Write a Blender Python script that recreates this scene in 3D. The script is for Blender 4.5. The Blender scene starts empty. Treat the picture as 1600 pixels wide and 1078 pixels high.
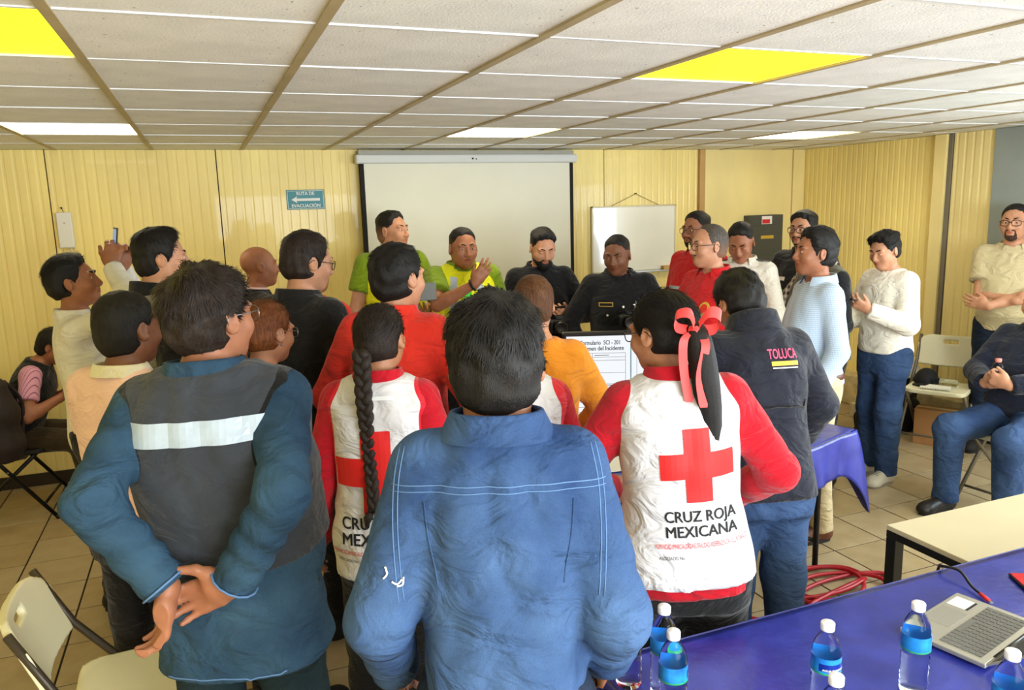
import bpy, bmesh, math, random
import numpy as np
from mathutils import Vector, Matrix

sc = bpy.context.scene
random.seed(4)
# ------------------------------------------------------------------ camera (hand-held phone at 1.9 m, turned 21 degrees right, tilted down)
CAM_Z = 1.90
def look(pitch, yaw, roll):
    cy, sy = math.cos(yaw), math.sin(yaw)
    f = Vector((sy*math.cos(pitch), cy*math.cos(pitch), math.sin(pitch)))
    r = Vector((cy, -sy, 0)); u = r.cross(f)
    R = r*math.cos(roll) + u*math.sin(roll); U = -r*math.sin(roll) + u*math.cos(roll)
    M = Matrix.Identity(4)
    for i, a in enumerate((R, U, -f)):
        for j in range(3): M[j][i] = a[j]
    M.translation = Vector((0, 0, CAM_Z))
    return M
cam = bpy.data.cameras.new('camera'); camo = bpy.data.objects.new('camera', cam); sc.collection.objects.link(camo)
cam.sensor_width = 36; cam.lens = 36*1210.25/1600; cam.clip_start = .05
camo.matrix_world = look(-.1786, .3725, -.0275)
sc.camera = camo
# ------------------------------------------------------------------ daylight, exposure
world = bpy.data.worlds.new('World'); sc.world = world; world.use_nodes = True
sc.cycles.max_bounces = 8; sc.cycles.diffuse_bounces = 4; sc.cycles.transmission_bounces = 8; sc.cycles.transparent_max_bounces = 8
bg = world.node_tree.nodes['Background']; bg.inputs['Color'].default_value = (.75, .86, 1, 1); bg.inputs['Strength'].default_value = .6
vs_ = sc.view_settings; vs_.view_transform = 'Standard'; vs_.look = 'None'; vs_.gamma = 1; vs_.use_curve_mapping = False
vs_.exposure = 0.2
def area(name, loc, rot, sx, sy, power, col):
    l = bpy.data.lights.new(name, 'AREA'); l.shape = 'RECTANGLE'; l.size = sx; l.size_y = sy; l.energy = power; l.color = col
    o = bpy.data.objects.new(name, l); sc.collection.objects.link(o); o.location = loc; o.rotation_euler = rot
    return o
LAMP_Y, LAMP_W = 2.4, 9.0
area('window_daylight_rear', (1.9, -1.92, 1.52), (math.radians(90), 0, 0), 3.3, 1.3, 260, (.86, .93, 1.0))
area('window_daylight_right', (5.58 + .03, 1.25, 1.57), (math.radians(90), 0, math.radians(90)), 2.2, 1.2, 140, (.70, .85, 1.0))
# ------------------------------------------------------------------ helpers
COL = bpy.context.scene.collection

def link(o, parent=None):
    COL.objects.link(o)
    if parent is not None:
        o.parent = parent
    return o

def empty(name, label=None, cat=None, loc=(0, 0, 0), rz=0.0, group=None):
    o = bpy.data.objects.new(name, None)
    o.empty_display_size = 0.1
    link(o)
    o.location = loc
    o.rotation_euler = (0, 0, rz)
    tag(o, label, cat, group)
    return o

def tag(o, label=None, cat=None, group=None, kind=None):
    if label: o['label'] = label
    if cat: o['category'] = cat
    if group: o['group'] = group
    if kind: o['kind'] = kind
    return o

def mesh_np(name, V, Q, smooth=True):
    """mesh from numpy verts and an (n,4) or (n,3) face array"""
    me = bpy.data.meshes.new(name)
    V = np.asarray(V, np.float32); Q = np.asarray(Q, np.int32)
    n, k = Q.shape
    me.vertices.add(len(V)); me.vertices.foreach_set('co', V.ravel())
    me.loops.add(n * k); me.loops.foreach_set('vertex_index', Q.ravel())
    me.polygons.add(n)
    me.polygons.foreach_set('loop_start', np.arange(0, n * k, k, dtype=np.int32))
    me.polygons.foreach_set('loop_total', np.full(n, k, np.int32))
    me.polygons.foreach_set('use_smooth', np.full(n, smooth))
    me.update(calc_edges=True)
    return me

def obj(name, me, mat=None, parent=None):
    o = bpy.data.objects.new(name, me)
    link(o, parent)
    if mat is not None:
        for m in (mat if isinstance(mat, (list, tuple)) else [mat]):
            me.materials.append(m)
    return o

class MB:
    """collects simple solids into one mesh"""
    def __init__(self): self.v = []; self.f = []; self.m = []; self.sm = []
    def _add(self, v, f, m=0, sm=False):
        b = len(self.v); self.v += [tuple(x) for x in v]
        for q in f: self.f.append(tuple(b + i for i in q)); self.m.append(m); self.sm.append(sm)
        return self
    def box(self, lo, hi, m=0, M=None, bev=0.0):
        (x0, y0, z0), (x1, y1, z1) = lo, hi
        if bev > 0:
            bm = bmesh.new(); bmesh.ops.create_cube(bm, size=1)
            for v in bm.verts:
                v.co = Vector(((x0+x1)/2 + v.co.x*(x1-x0), (y0+y1)/2 + v.co.y*(y1-y0), (z0+z1)/2 + v.co.z*(z1-z0)))
            bmesh.ops.bevel(bm, geom=bm.edges[:], offset=bev, segments=2, affect='EDGES', profile=0.5)
            vs = [v.co.copy() for v in bm.verts]; fs = [[v.index for v in f.verts] for f in bm.faces]
            bm.free()
        else:
            vs = [Vector(c) for c in ((x0,y0,z0),(x1,y0,z0),(x1,y1,z0),(x0,y1,z0),(x0,y0,z1),(x1,y0,z1),(x1,y1,z1),(x0,y1,z1))]
            fs = [(0,3,2,1),(4,5,6,7),(0,1,5,4),(1,2,6,5),(2,3,7,6),(3,0,4,7)]
        if M is not None: vs = [M @ v for v in vs]
        return self._add(vs, fs, m)
    def tube(self, pts, r, n=10, m=0, closed=False, caps=True):
        pts = [Vector(p) for p in pts]; N = len(pts)
        rs = r if isinstance(r, (list, tuple)) else [r] * N
        vs = []; up = None
        for i, p in enumerate(pts):
            a = pts[i-1] if (i > 0 or closed) else p
            b = pts[(i+1) % N] if (i < N-1 or closed) else p
            t = (b - a).normalized()
            if up is None: up = t.orthogonal().normalized()
            up = (up - t * up.dot(t))
            up = up.normalized() if up.length > 1e-6 else t.orthogonal().normalized()
            w = t.cross(up)
            for k in range(n):
                an = 2*math.pi*k/n
                vs.append(p + (up*math.cos(an) + w*math.sin(an)) * rs[i])
        fs = []
        for i in range(N if closed else N-1):
            j = (i+1) % N
            for k in range(n):
                l = (k+1) % n
                fs.append((i*n+k, i*n+l, j*n+l, j*n+k))
        if caps and not closed:
            fs.append(tuple(range(n-1, -1, -1))); fs.append(tuple((N-1)*n + k for k in range(n)))
        return self._add(vs, fs, m, True)
    def lathe(self, prof, n=24, m=0, M=None, sm=True):
        """prof = [(r,z)...]"""
        vs = []; fs = []
        for r, z in prof:
            for k in range(n):
                a = 2*math.pi*k/n; vs.append(Vector((r*math.cos(a), r*math.sin(a), z)))
        for i in range(len(prof)-1):
            for k in range(n):
                l = (k+1) % n; fs.append((i*n+k, i*n+l, (i+1)*n+l, (i+1)*n+k))
        fs.append(tuple(range(n-1, -1, -1))); fs.append(tuple((len(prof)-1)*n+k for k in range(n)))
        if M is not None: vs = [M @ v for v in vs]
        return self._add(vs, fs, m, sm)
    def grid(self, fn, nu, nv, m=0, sm=True):
        """fn(u,v)->point, u,v in 0..1"""
        vs = [fn(i/nu, j/nv) for i in range(nu+1) for j in range(nv+1)]
        fs = [(i*(nv+1)+j, (i+1)*(nv+1)+j, (i+1)*(nv+1)+j+1, i*(nv+1)+j+1) for i in range(nu) for j in range(nv)]
        return self._add(vs, fs, m, sm)
    def prism(self, pts2, h0, h1, M=None, m=0):
        """polygon (x,y) extruded along z"""
        n = len(pts2)
        vs = [Vector((x, y, h0)) for x, y in pts2] + [Vector((x, y, h1)) for x, y in pts2]
        fs = [tuple(range(n-1, -1, -1)), tuple(range(n, 2*n))] + [(i, (i+1) % n, n+(i+1) % n, n+i) for i in range(n)]
        if M is not None: vs = [M @ v for v in vs]
        return self._add(vs, fs, m)
    def mesh(self, name):
        me = bpy.data.meshes.new(name); me.from_pydata(self.v, [], self.f)
        me.polygons.foreach_set('material_index', self.m); me.polygons.foreach_set('use_smooth', self.sm)
        me.update(); return me
    def build(self, name, mat=None, parent=None):
        return obj(name, self.mesh(name), mat, parent)

# ---- materials
MATS = {}
def lin(c):
    """sRGB 0-255 to linear"""
    return tuple(((x/255)/12.92 if x/255 <= .04045 else ((x/255+.055)/1.055)**2.4) for x in c)

def material(name, rgb, rough=.6, metal=0.0, noise=0.0, nscale=40, bump=0.0, bscale=200, spec=.5, emit=None, estr=0, trans=0, ior=1.45, sheen=0, rgb2=None, coat=0, detail=4, stretch=None):
    if name in MATS: return MATS[name]
    m = bpy.data.materials.new(name); m.use_nodes = True
    nt = m.node_tree; b = nt.nodes['Principled BSDF']
    c = lin(rgb)
    b.inputs['Base Color'].default_value = (*c, 1)
    b.inputs['Roughness'].default_value = rough; b.inputs['Metallic'].default_value = metal
    b.inputs['Specular IOR Level'].default_value = spec
    b.inputs['Transmission Weight'].default_value = trans; b.inputs['IOR'].default_value = ior
    if sheen: b.inputs['Sheen Weight'].default_value = sheen
    if coat: b.inputs['Coat Weight'].default_value = coat
    if emit: b.inputs['Emission Color'].default_value = (*lin(emit), 1); b.inputs['Emission Strength'].default_value = estr
    tc = None
    if noise or bump:
        tc = nt.nodes.new('ShaderNodeTexCoord'); src = tc.outputs['Object']
        if stretch:
            mp = nt.nodes.new('ShaderNodeMapping'); mp.inputs['Scale'].default_value = stretch
            nt.links.new(src, mp.inputs['Vector']); src = mp.outputs['Vector']
    if noise:
        n = nt.nodes.new('ShaderNodeTexNoise'); n.inputs['Scale'].default_value = nscale; n.inputs['Detail'].default_value = detail
        nt.links.new(src, n.inputs['Vector'])
        r = nt.nodes.new('ShaderNodeMapRange'); r.inputs['From Min'].default_value = .3; r.inputs['From Max'].default_value = .7
        nt.links.new(n.outputs['Fac'], r.inputs['Value'])
        mx = nt.nodes.new('ShaderNodeMix'); mx.data_type = 'RGBA'
        c2 = lin(rgb2) if rgb2 else tuple(min(1, x*(1+noise)) for x in c)
        c1 = c if rgb2 else tuple(x*(1-noise) for x in c)
        mx.inputs['A'].default_value = (*c1, 1); mx.inputs['B'].default_value = (*c2, 1)
        nt.links.new(r.outputs['Result'], mx.inputs['Factor']); nt.links.new(mx.outputs['Result'], b.inputs['Base Color'])
    if bump:
        n = nt.nodes.new('ShaderNodeTexNoise'); n.inputs['Scale'].default_value = bscale; n.inputs['Detail'].default_value = 3
        nt.links.new(src, n.inputs['Vector'])
        bp = nt.nodes.new('ShaderNodeBump'); bp.inputs['Strength'].default_value = bump; bp.inputs['Distance'].default_value = .004
        nt.links.new(n.outputs['Fac'], bp.inputs['Height']); nt.links.new(bp.outputs['Normal'], b.inputs['Normal'])
    MATS[name] = m
    return m

def rotz(a): return Matrix.Rotation(a, 4, 'Z')
def frame(o, x, y, z):
    """4x4 matrix from origin and three axes"""
    M = Matrix.Identity(4)
    for i, a in enumerate((x, y, z)):
        for j in range(3): M[j][i] = a[j]
    for j in range(3): M[j][3] = o[j]
    return M
def qbez(a, b, c, n=8):
    a, b, c = Vector(a), Vector(b), Vector(c)
    return [a*(1-t)**2 + b*2*t*(1-t) + c*t*t for t in (i/n for i in range(n+1))]
def spline(pts, n=6):
    """Catmull-Rom through pts"""
    P = [Vector(p) for p in pts]; out = []
    for i in range(len(P)-1):
        p0 = P[max(i-1, 0)]; p1 = P[i]; p2 = P[i+1]; p3 = P[min(i+2, len(P)-1)]
        for k in range(n):
            t = k/n
            out.append(.5*((2*p1) + (p2-p0)*t + (2*p0-5*p1+4*p2-p3)*t*t + (3*p1-p0-3*p2+p3)*t**3))
    out.append(P[-1]); return out

def text_mesh(s, size, bold=False, spacing=1.0, align='CENTER'):
    """flat lettering: (verts, tris) in the x/y plane, centred on the baseline"""
    cu = bpy.data.curves.new('lettering', 'FONT'); cu.body = s; cu.size = size; cu.align_x = align
    cu.space_character = spacing; cu.resolution_u = 3
    o = bpy.data.objects.new('lettering', cu); COL.objects.link(o)
    dg = bpy.context.evaluated_depsgraph_get(); dg.update()
    me = bpy.data.meshes.new_from_object(o.evaluated_get(dg))
    vs = [v.co.copy() for v in me.vertices]; fs = [tuple(p.vertices) for p in me.polygons]
    bpy.data.objects.remove(o); bpy.data.curves.remove(cu); bpy.data.meshes.remove(me)
    if bold:
        n = len(vs); out = []; of = []
        for q, (dx, dy) in enumerate(((-.022, 0), (.022, 0), (0, .012), (0, -.012))):
            out += [v + Vector((dx*size, dy*size, q*.00025)) for v in vs]; of += [tuple(i+n*q for i in f) for f in fs]
        vs, fs = out, of
    return vs, fs

def flat_text(name, s, size, M, mat, parent=None, bold=False, width=None, spacing=1.0):
    """lettering laid on a flat surface; M maps its x/y plane to the surface"""
    vs, fs = text_mesh(s, size, bold, spacing)
    if width:
        w = max(v.x for v in vs) - min(v.x for v in vs)
        for v in vs: v.x *= width/w
    mb = MB(); mb._add([M @ v for v in vs], fs)
    return mb.build(name, mat, parent)
# ------------------------------------------------------------------ shared materials
SKIN = {}
def skin_mat(name, rgb, rough=.5):
    SKIN[name] = rgb
    m = material(name, rgb, rough, noise=.10, nscale=35, bump=.15, bscale=350)
    nt = m.node_tree; b = nt.nodes['Principled BSDF']
    b.inputs['Subsurface Weight'].default_value = .08; b.inputs['Subsurface Radius'].default_value = (.01, .004, .002); b.inputs['Subsurface Scale'].default_value = .6
    src = b.inputs['Base Color'].links[0].from_socket
    at = nt.nodes.new('ShaderNodeAttribute'); at.attribute_name = 'lips'
    mx = nt.nodes.new('ShaderNodeMix'); mx.data_type = 'RGBA'; c = lin(rgb)
    mx.inputs['B'].default_value = (c[0]*.72, c[1]*.42, c[2]*.42, 1)
    nt.links.new(at.outputs['Fac'], mx.inputs['Factor']); nt.links.new(src, mx.inputs['A']); nt.links.new(mx.outputs['Result'], b.inputs['Base Color'])
    return m
skin_mat('skin_tan', (160, 104, 74)); skin_mat('skin_light', (192, 138, 106)); skin_mat('skin_dark', (122, 78, 54)); skin_mat('skin_mid', (174, 120, 88))
def hair_mat(name, rgb, rough=.55):
    return material(name, rgb, rough, noise=.5, nscale=60, bump=.5, bscale=260, spec=.35, stretch=(3, 3, .5))
hair_mat('hair_black', (20, 17, 15)); hair_mat('hair_soft', (38, 28, 22)); hair_mat('hair_brown', (92, 58, 34)); hair_mat('hair_auburn', (112, 62, 28)); hair_mat('hair_grey', (78, 70, 62)); hair_mat('hair_buzz', (44, 36, 32), .7); hair_mat('stubble', (66, 44, 34), .8)
material('eye_white', (225, 215, 205), .3); material('iris_brown', (30, 18, 12), .15)
material('black_plastic', (16, 16, 18), .35); material('steel', (150, 150, 152), .3, 1.0)
material('lens_glass', (255, 255, 255), .02, trans=1.0, ior=1.01, spec=.4)
material('sole_dark', (30, 26, 24), .8); material('sole_white', (128, 120, 104), .7)

def edged(name, base, edge, w=.010):
    """cloth with a sewn-on border: the border runs where the 'edge' distance is small"""
    m = base.copy(); m.name = name; MATS[name] = m; nt = m.node_tree; b = nt.nodes['Principled BSDF']
    src = b.inputs['Base Color'].links[0].from_socket
    at = nt.nodes.new('ShaderNodeAttribute'); at.attribute_name = 'edge'; lt = nt.nodes.new('ShaderNodeMath'); lt.operation = 'LESS_THAN'; lt.inputs[1].default_value = w
    nt.links.new(at.outputs['Fac'], lt.inputs[0]); mx = nt.nodes.new('ShaderNodeMix'); mx.data_type = 'RGBA'; mx.inputs['B'].default_value = (*lin(edge), 1)
    nt.links.new(src, mx.inputs['A']); nt.links.new(lt.outputs[0], mx.inputs['Factor']); nt.links.new(mx.outputs['Result'], b.inputs['Base Color'])
    return m
def wrinkled(m, scale=8.0, dist=.045, strength=.6, stretch=(1, 1, 1.6)):
    """adds broad soft creases to a cloth on top of its weave"""
    nt = m.node_tree; b = nt.nodes['Principled BSDF']
    tc = nt.nodes.new('ShaderNodeTexCoord'); mp = nt.nodes.new('ShaderNodeMapping'); mp.inputs['Scale'].default_value = stretch; n = nt.nodes.new('ShaderNodeTexNoise')
    n.inputs['Scale'].default_value = scale; n.inputs['Detail'].default_value = 3; n.inputs['Distortion'].default_value = 1.2
    nt.links.new(tc.outputs['Object'], mp.inputs['Vector']); nt.links.new(mp.outputs['Vector'], n.inputs['Vector'])
    bp = nt.nodes.new('ShaderNodeBump'); bp.inputs['Strength'].default_value = strength; bp.inputs['Distance'].default_value = dist
    nt.links.new(n.outputs['Fac'], bp.inputs['Height'])
    if b.inputs['Normal'].links: nt.links.new(b.inputs['Normal'].links[0].from_socket, bp.inputs['Normal'])
    nt.links.new(bp.outputs['Normal'], b.inputs['Normal'])
    return m
# ------------------------------------------------------------------ the room
CEIL = 2.36; WY = 6.24; WX = 5.58; LX = -2.3; RY = -1.9
GX0, GY0, GS = -.283, 2.088, .608      # ceiling grid

def wall_paint(name, rgb, dirt=.12):
    m = material(name, rgb, .42, noise=dirt, nscale=2.2, bump=.10, bscale=90, stretch=(1, 1, .35), coat=.15)
    return m
M_wall = wall_paint('cream_panel_paint', (246, 222, 140)); M_wall2 = wall_paint('cream_flat_paint', (243, 224, 156))
M_grey = material('pillar_daylit_grey', (150, 160, 158), .55, noise=.08, nscale=3)  # cool daylight and shade on the pillar put into its base colour
M_seam = material('dark_seam', (70, 58, 36), .9)

def ribbed(w, h, rib=.055, depth=.003, n_seed=0):
    """sheet panel with shallow vertical ribs, origin at its lower left, front face towards -y"""
    r = random.Random(n_seed); prof = []; x = 0.0
    prof.append((0.004, .0))
    while x < w - .06:
        p = rib*r.choice((1.0, 1.0, 1.0)); 
        prof += [(x+p*.30, 0), (x+p*.42, depth), (x+p*.58, depth), (x+p*.70, 0)]; x += p
    prof.append((w-.004, 0))
    b = MB(); vs = []; n = len(prof)
    for px, d in prof: vs += [(px, d, 0), (px, d, h)]
    fs = [(2*i, 2*i+2, 2*i+3, 2*i+1) for i in range(n-1)]
    b._add(vs, fs)
    t = .03
    b._add([(0.004, t, 0), (w-.004, t, 0), (w-.004, t, h), (0.004, t, h)], [(0, 3, 2, 1)])
    b._add([(0.004, 0, 0), (0.004, t, 0), (0.004, t, h), (0.004, 0, h)], [(0, 1, 2, 3)][::-1])
    b._add([(w-.004, 0, 0), (w-.004, t, 0), (w-.004, t, h), (w-.004, 0, h)], [(0, 1, 2, 3)])
    b._add([(0.004, 0, h), (w-.004, 0, h), (w-.004, t, h), (0.004, t, h)], [(0, 1, 2, 3)])
    return b.mesh('wall_panel')

def struct(o): o['kind'] = 'structure'; return o

# back wall: dark backing with sheet panels set on it
b = MB(); b.box((LX, WY+.032, 0), (WX+.15, WY+.12, CEIL+.1)); wb = struct(b.build('wall_back', M_seam))
xs = [LX, -.96, .14, 1.19, 2.115, 3.04, 3.36, 4.35]
for i in range(len(xs)-1):
    o = obj('panel', ribbed(xs[i+1]-xs[i], CEIL, rib=.066 if xs[i+1]-xs[i] > .5 else .064, n_seed=i), M_wall, wb); o.location = (xs[i], WY, 0)
b = MB(); b.box((4.35, WY-.035, 0), (4.41, WY+.03, CEIL), bev=.006); b.build('panel_batten', material('tan_batten', (188, 150, 92), .5, noise=.1, nscale=4), wb)
b = MB(); b.box((4.41, WY-.02, 0), (5.43, WY+.03, CEIL)); b.build('panel', M_wall2, wb)
b = MB(); b.box((5.44, WY-.03, 0), (WX, WY+.03, CEIL), bev=.004); b.build('corner_post', M_wall2, wb)
# right wall
b = MB(); b.box((WX+.032, RY, 0), (WX+.12, WY+.12, CEIL+.1)); wr = struct(b.build('wall_right', M_seam))
for i, (y0, y1) in enumerate(((WY, 5.35), (5.35, 4.71))):
    o = obj('panel', ribbed(y0-y1, CEIL, rib=.06, depth=.003, n_seed=20+i), M_wall, wr); o.rotation_euler = (0, 0, -math.pi/2); o.location = (WX, y0, 0)
b = MB(); b.box((WX-.05, 4.595, 0), (WX+.03, 4.705, CEIL), bev=.004); b.build('panel_batten', M_wall2, wr)
b = MB(); b.box((WX-.03, 4.556, 0), (WX+.03, 4.592, CEIL), bev=.004); b.build('panel_batten', material('grey_batten', (120, 112, 96), .6), wr)
o = obj('panel', ribbed(.35, CEIL, rib=.07, depth=.005, n_seed=31), M_wall2, wr); o.rotation_euler = (0, 0, -math.pi/2); o.location = (WX-.02, 4.552, 0)
b = MB(); b.box((WX-.04, 3.0, 0), (WX+.03, 4.195, CEIL), bev=.004); b.build('pillar_face', M_grey, wr)
b = MB(); b.box((WX, RY, 0), (WX+.03, .1, CEIL)); b.box((WX, 2.4, 0), (WX+.03, 3.0, CEIL)); b.box((WX, .1, 0), (WX+.03, 2.4, .95)); b.box((WX, .1, 2.2), (WX+.03, 2.4, CEIL)); b.build('panel', M_wall2, wr)
# left wall and the wall behind the photographer, with its daylight window
b = MB(); b.box((LX-.1, RY, 0), (LX, WY+.1, CEIL+.1)); struct(b.build('wall_left', M_wall2))
b = MB()
b.box((LX, RY-.1, 0), (.2, RY, CEIL+.1)); b.box((3.6, RY-.1, 0), (WX+.12, RY, CEIL+.1)); b.box((.2, RY-.1, 0), (3.6, RY, .85)); b.box((.2, RY-.1, 2.2), (3.6, RY, CEIL+.1))
struct(b.build('wall_rear', M_wall2))
M_alu = material('aluminium', (170, 172, 174), .35, .9)
def window(name, M, w, h):
    b = MB()
    for lo, hi in (((0, 0, 0), (w, .06, .04)), ((0, 0, h-.04), (w, .06, h)), ((0, 0, 0), (.04, .06, h)), ((w-.04, 0, 0), (w, .06, h)), ((w/2-.02, 0, 0), (w/2+.02, .06, h))): b.box(lo, hi, M=M)
    return struct(b.build(name, M_alu))
window('window_1', Matrix.Translation((.2, RY-.08, .85)), 3.4, 1.35)
window('window_2', Matrix.Translation((WX+.08, .1, .95)) @ rotz(math.pi/2), 2.3, 1.25)
# kerb along the right wall and dark skirting at the back
M_kerb = material('kerb_plaster', (206, 188, 140), .7, noise=.25, nscale=14, bump=.5, bscale=40)
b = MB(); b.box((WX-.16, 4.21, 0), (WX-.004, WY-.03, .28), bev=.012); struct(b.build('baseboard_right', M_kerb))
M_skirt = material('dark_skirting', (44, 32, 18), .6, noise=.2, nscale=10)
b = MB(); b.box((LX, WY-.02, 0), (4.35, WY-.002, .09), bev=.003); struct(b.build('baseboard_back', M_skirt))

# floor: dark joints with separate tiles
M_grout = material('floor_grout', (40, 26, 14), .9); M_tile = []
for i, (c, c2) in enumerate((((182, 164, 128), (164, 142, 104)), ((186, 170, 136), (170, 150, 114)), ((178, 158, 120), (160, 138, 100)))):
    M_tile.append(material('floor_tile_%d' % i, c, .33, noise=1, rgb2=c2, nscale=7, detail=8, bump=.06, bscale=30, spec=.5))
b = MB(); b.box((LX, RY, -.06), (WX+.1, WY+.1, -.004)); fl = struct(b.build('floor', M_grout))
TS = .344; FX0, FY0 = 4.0776+.0, 3.7373
TF = []
from mathutils import noise as mnoise
b = MB(); b.box((-TS/2+.0045, -TS/2+.0045, -.01), (TS/2-.0045, TS/2-.0045, 0), bev=.0015); tile_me = [b.mesh('tile') for _ in range(3)]
for i, m in enumerate(tile_me): m.materials.append(M_tile[i])
cells = []
for i in range(-24, 8):
    for j in range(-20, 10):
        cx, cy = FX0 + (i+.5)*TS, FY0 + (j+.5)*TS
        if LX < cx-TS/2 and cx+TS/2 < WX+.05 and RY < cy-TS/2 and cy < WY+.1: cells.append((cx, cy))
# the tiles most in view first
MI = camo.matrix_world.inverted()
def inview(p, mg=1.08):
    q = MI @ Vector(p)
    if q.z > -.3: return None
    u = 800 - 1210.25*q.x/q.z; v = 539 + 1210.25*q.y/q.z
    return q.z if (-100 < u < 1700 and 440 < v < 1160) else None
seen = sorted([c for c in cells if inview((c[0], c[1], 0)) is not None], key=lambda c: -inview((c[0], c[1], 0)))[:300]
ss = set(seen)
for c in seen:
    o = bpy.data.objects.new('tile', tile_me[random.randrange(3)]); link(o, fl); o.location = (c[0], c[1], random.uniform(-.0006, .0004)); o.rotation_euler = (0, 0, random.randrange(4)*math.pi/2)
b = MB()
for c in cells:
    if c not in ss: b.box((c[0]-TS/2+.003, c[1]-TS/2+.003, -.01), (c[0]+TS/2-.003, c[1]+TS/2-.003, 0))
o = b.build('far_tiles', M_tile[0], fl); o['kind'] = 'stuff'

# ceiling: T-bars, tiles, light panels
M_ctile = []
for i in range(3):
    m = material('ceiling_tile_%d' % i, (236+i*3, 237+i*2, 232+i*2), .85, noise=.07, nscale=5, bump=.35, bscale=130); M_ctile.append(m)
    nt = m.node_tree; bs = nt.nodes['Principled BSDF']; src = bs.inputs['Base Color'].links[0].from_socket
    vo = nt.nodes.new('ShaderNodeTexNoise'); vo.inputs['Scale'].default_value = 55; vo.inputs['Detail'].default_value = 2
    tc = nt.nodes.new('ShaderNodeTexCoord'); nt.links.new(tc.outputs['Object'], vo.inputs['Vector'])
    mr = nt.nodes.new('ShaderNodeMapRange'); mr.inputs['From Min'].default_value = .70; mr.inputs['From Max'].default_value = .76; nt.links.new(vo.outputs['Fac'], mr.inputs['Value'])
    mx = nt.nodes.new('ShaderNodeMix'); mx.data_type = 'RGBA'; mx.inputs['B'].default_value = (*lin((120, 112, 96)), 1)
    nt.links.new(mr.outputs['Result'], mx.inputs['Factor']); nt.links.new(src, mx.inputs['A']); nt.links.new(mx.outputs['Result'], bs.inputs['Base Color'])
b = MB(); b.box((LX, RY, CEIL+.06), (WX+.1, WY+.1, CEIL+.1)); ce = struct(b.build('ceiling', material('ceiling_void', (90, 84, 70), .9)))
M_bar = material('tbar_tan', (176, 160, 124), .5, noise=.12, nscale=6); M_bar2 = material('tbar_white', (222, 224, 226), .4)
b = MB(); b.box((-GS/2+.006, -GS/2+.004, .002), (GS/2-.006, GS/2-.004, .016), bev=.002); ct_me = []
for i in range(3): m = b.mesh('ceiling_tile'); m.materials.append(M_ctile[i]); ct_me.append(m)
LIGHTS = {(-1, 0): 'y', (3, 0): 'y', (7, 0): 'w', (-1, 4): 'w', (3, 4): 'w', (7, 4): 'w', (-1, -4): 'w', (3, -4): 'w', (7, -4): 'w'}
for i in range(-4, 10):
    x = GX0 + i*GS
    if LX < x < WX:
        b = MB(); b.box((x-.014, RY, CEIL-.004), (x+.014, WY, CEIL+.004)); b.build('main_tee', M_bar, ce)
for j in range(-7, 7):
    y = GY0 + j*GS
    if RY < y < WY: b = MB(); b.box((LX, y-.006, CEIL-.001), (WX, y+.006, CEIL+.005)); b.build('cross_tee', M_bar2, ce)
for i in range(-4, 10):
    for j in range(-7, 7):
        x0, y0 = GX0+i*GS, GY0+j*GS; x1, y1 = x0+GS, y0+GS
        if x1 < LX+.05 or x0 > WX-.05 or y1 < RY+.05 or y0 > WY-.05 or (i, j) in LIGHTS: continue
        if x0 >= LX and x1 <= WX+.06 and y0 >= RY and y1 <= WY+.04:
            o = bpy.data.objects.new('ceiling_tile', ct_me[random.randrange(3)]); link(o, ce); o.location = ((x0+x1)/2, (y0+y1)/2, CEIL + random.uniform(-.001, .002))
        else:
            b = MB(); b.box((max(x0, LX)+.006, max(y0, RY)+.004, CEIL+.002), (min(x1, WX)-.004, min(y1, WY)-.004, CEIL+.016)); b.build('ceiling_tile', M_ctile[random.randrange(3)], ce)
def diffuser(name, rgb, strength):
    m = bpy.data.materials.new(name); m.use_nodes = True; bs = m.node_tree.nodes['Principled BSDF']
    bs.inputs['Base Color'].default_value = (*(min(1, c*.8) for c in rgb), 1); bs.inputs['Roughness'].default_value = .4
    bs.inputs['Emission Color'].default_value = (*rgb, 1); bs.inputs['Emission Strength'].default_value = strength
    return m
M_ly = diffuser('yellow_diffuser', (1.0, .84, .012), LAMP_Y); M_lw = diffuser('white_diffuser', (1.0, .88, .62), LAMP_W)  # nearest panels: saturated yellow in base colour and glow
names = {(-1, 0): 'yellow square ceiling light panel at the left edge above the photo taker', (3, 0): 'large yellow square ceiling light panel nearest on the right', (7, 0): 'square ceiling light panel out of frame by the right wall',
         (-1, 4): 'white ceiling light panel far left near the back wall', (3, 4): 'white ceiling light panel in front of the projection screen', (7, 4): 'white ceiling light panel above the right rear corner',
         (-1, -4): 'ceiling light panel behind the photographer on the left', (3, -4): 'ceiling light panel behind the photographer in the middle', (7, -4): 'ceiling light panel behind the photographer on the right'}
for (i, j), kd in LIGHTS.items():
    x0, y0 = GX0+i*GS, GY0+j*GS
    r = empty('ceiling_light', names[(i, j)], 'ceiling light', (x0+GS/2, y0+GS/2, CEIL), group='ceiling light panels')
    h = GS/2
    b = MB(); b.box((-h+.012, -h+.008, .004), (h-.012, h-.008, .012)); b.build('diffuser', M_ly if kd == 'y' else M_lw, r)
    b = MB()
    for lo, hi in (((-h+.004, -h+.004, .002), (-h+.016, h-.004, .03)), ((h-.016, -h+.004, .002), (h-.004, h-.004, .03)), ((-h+.004, -h+.004, .002), (h-.004, -h+.012, .03)), ((-h+.004, h-.012, .002), (h-.004, h-.004, .03))): b.box(lo, hi)
    b.build('frame', M_bar2, r)
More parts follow.
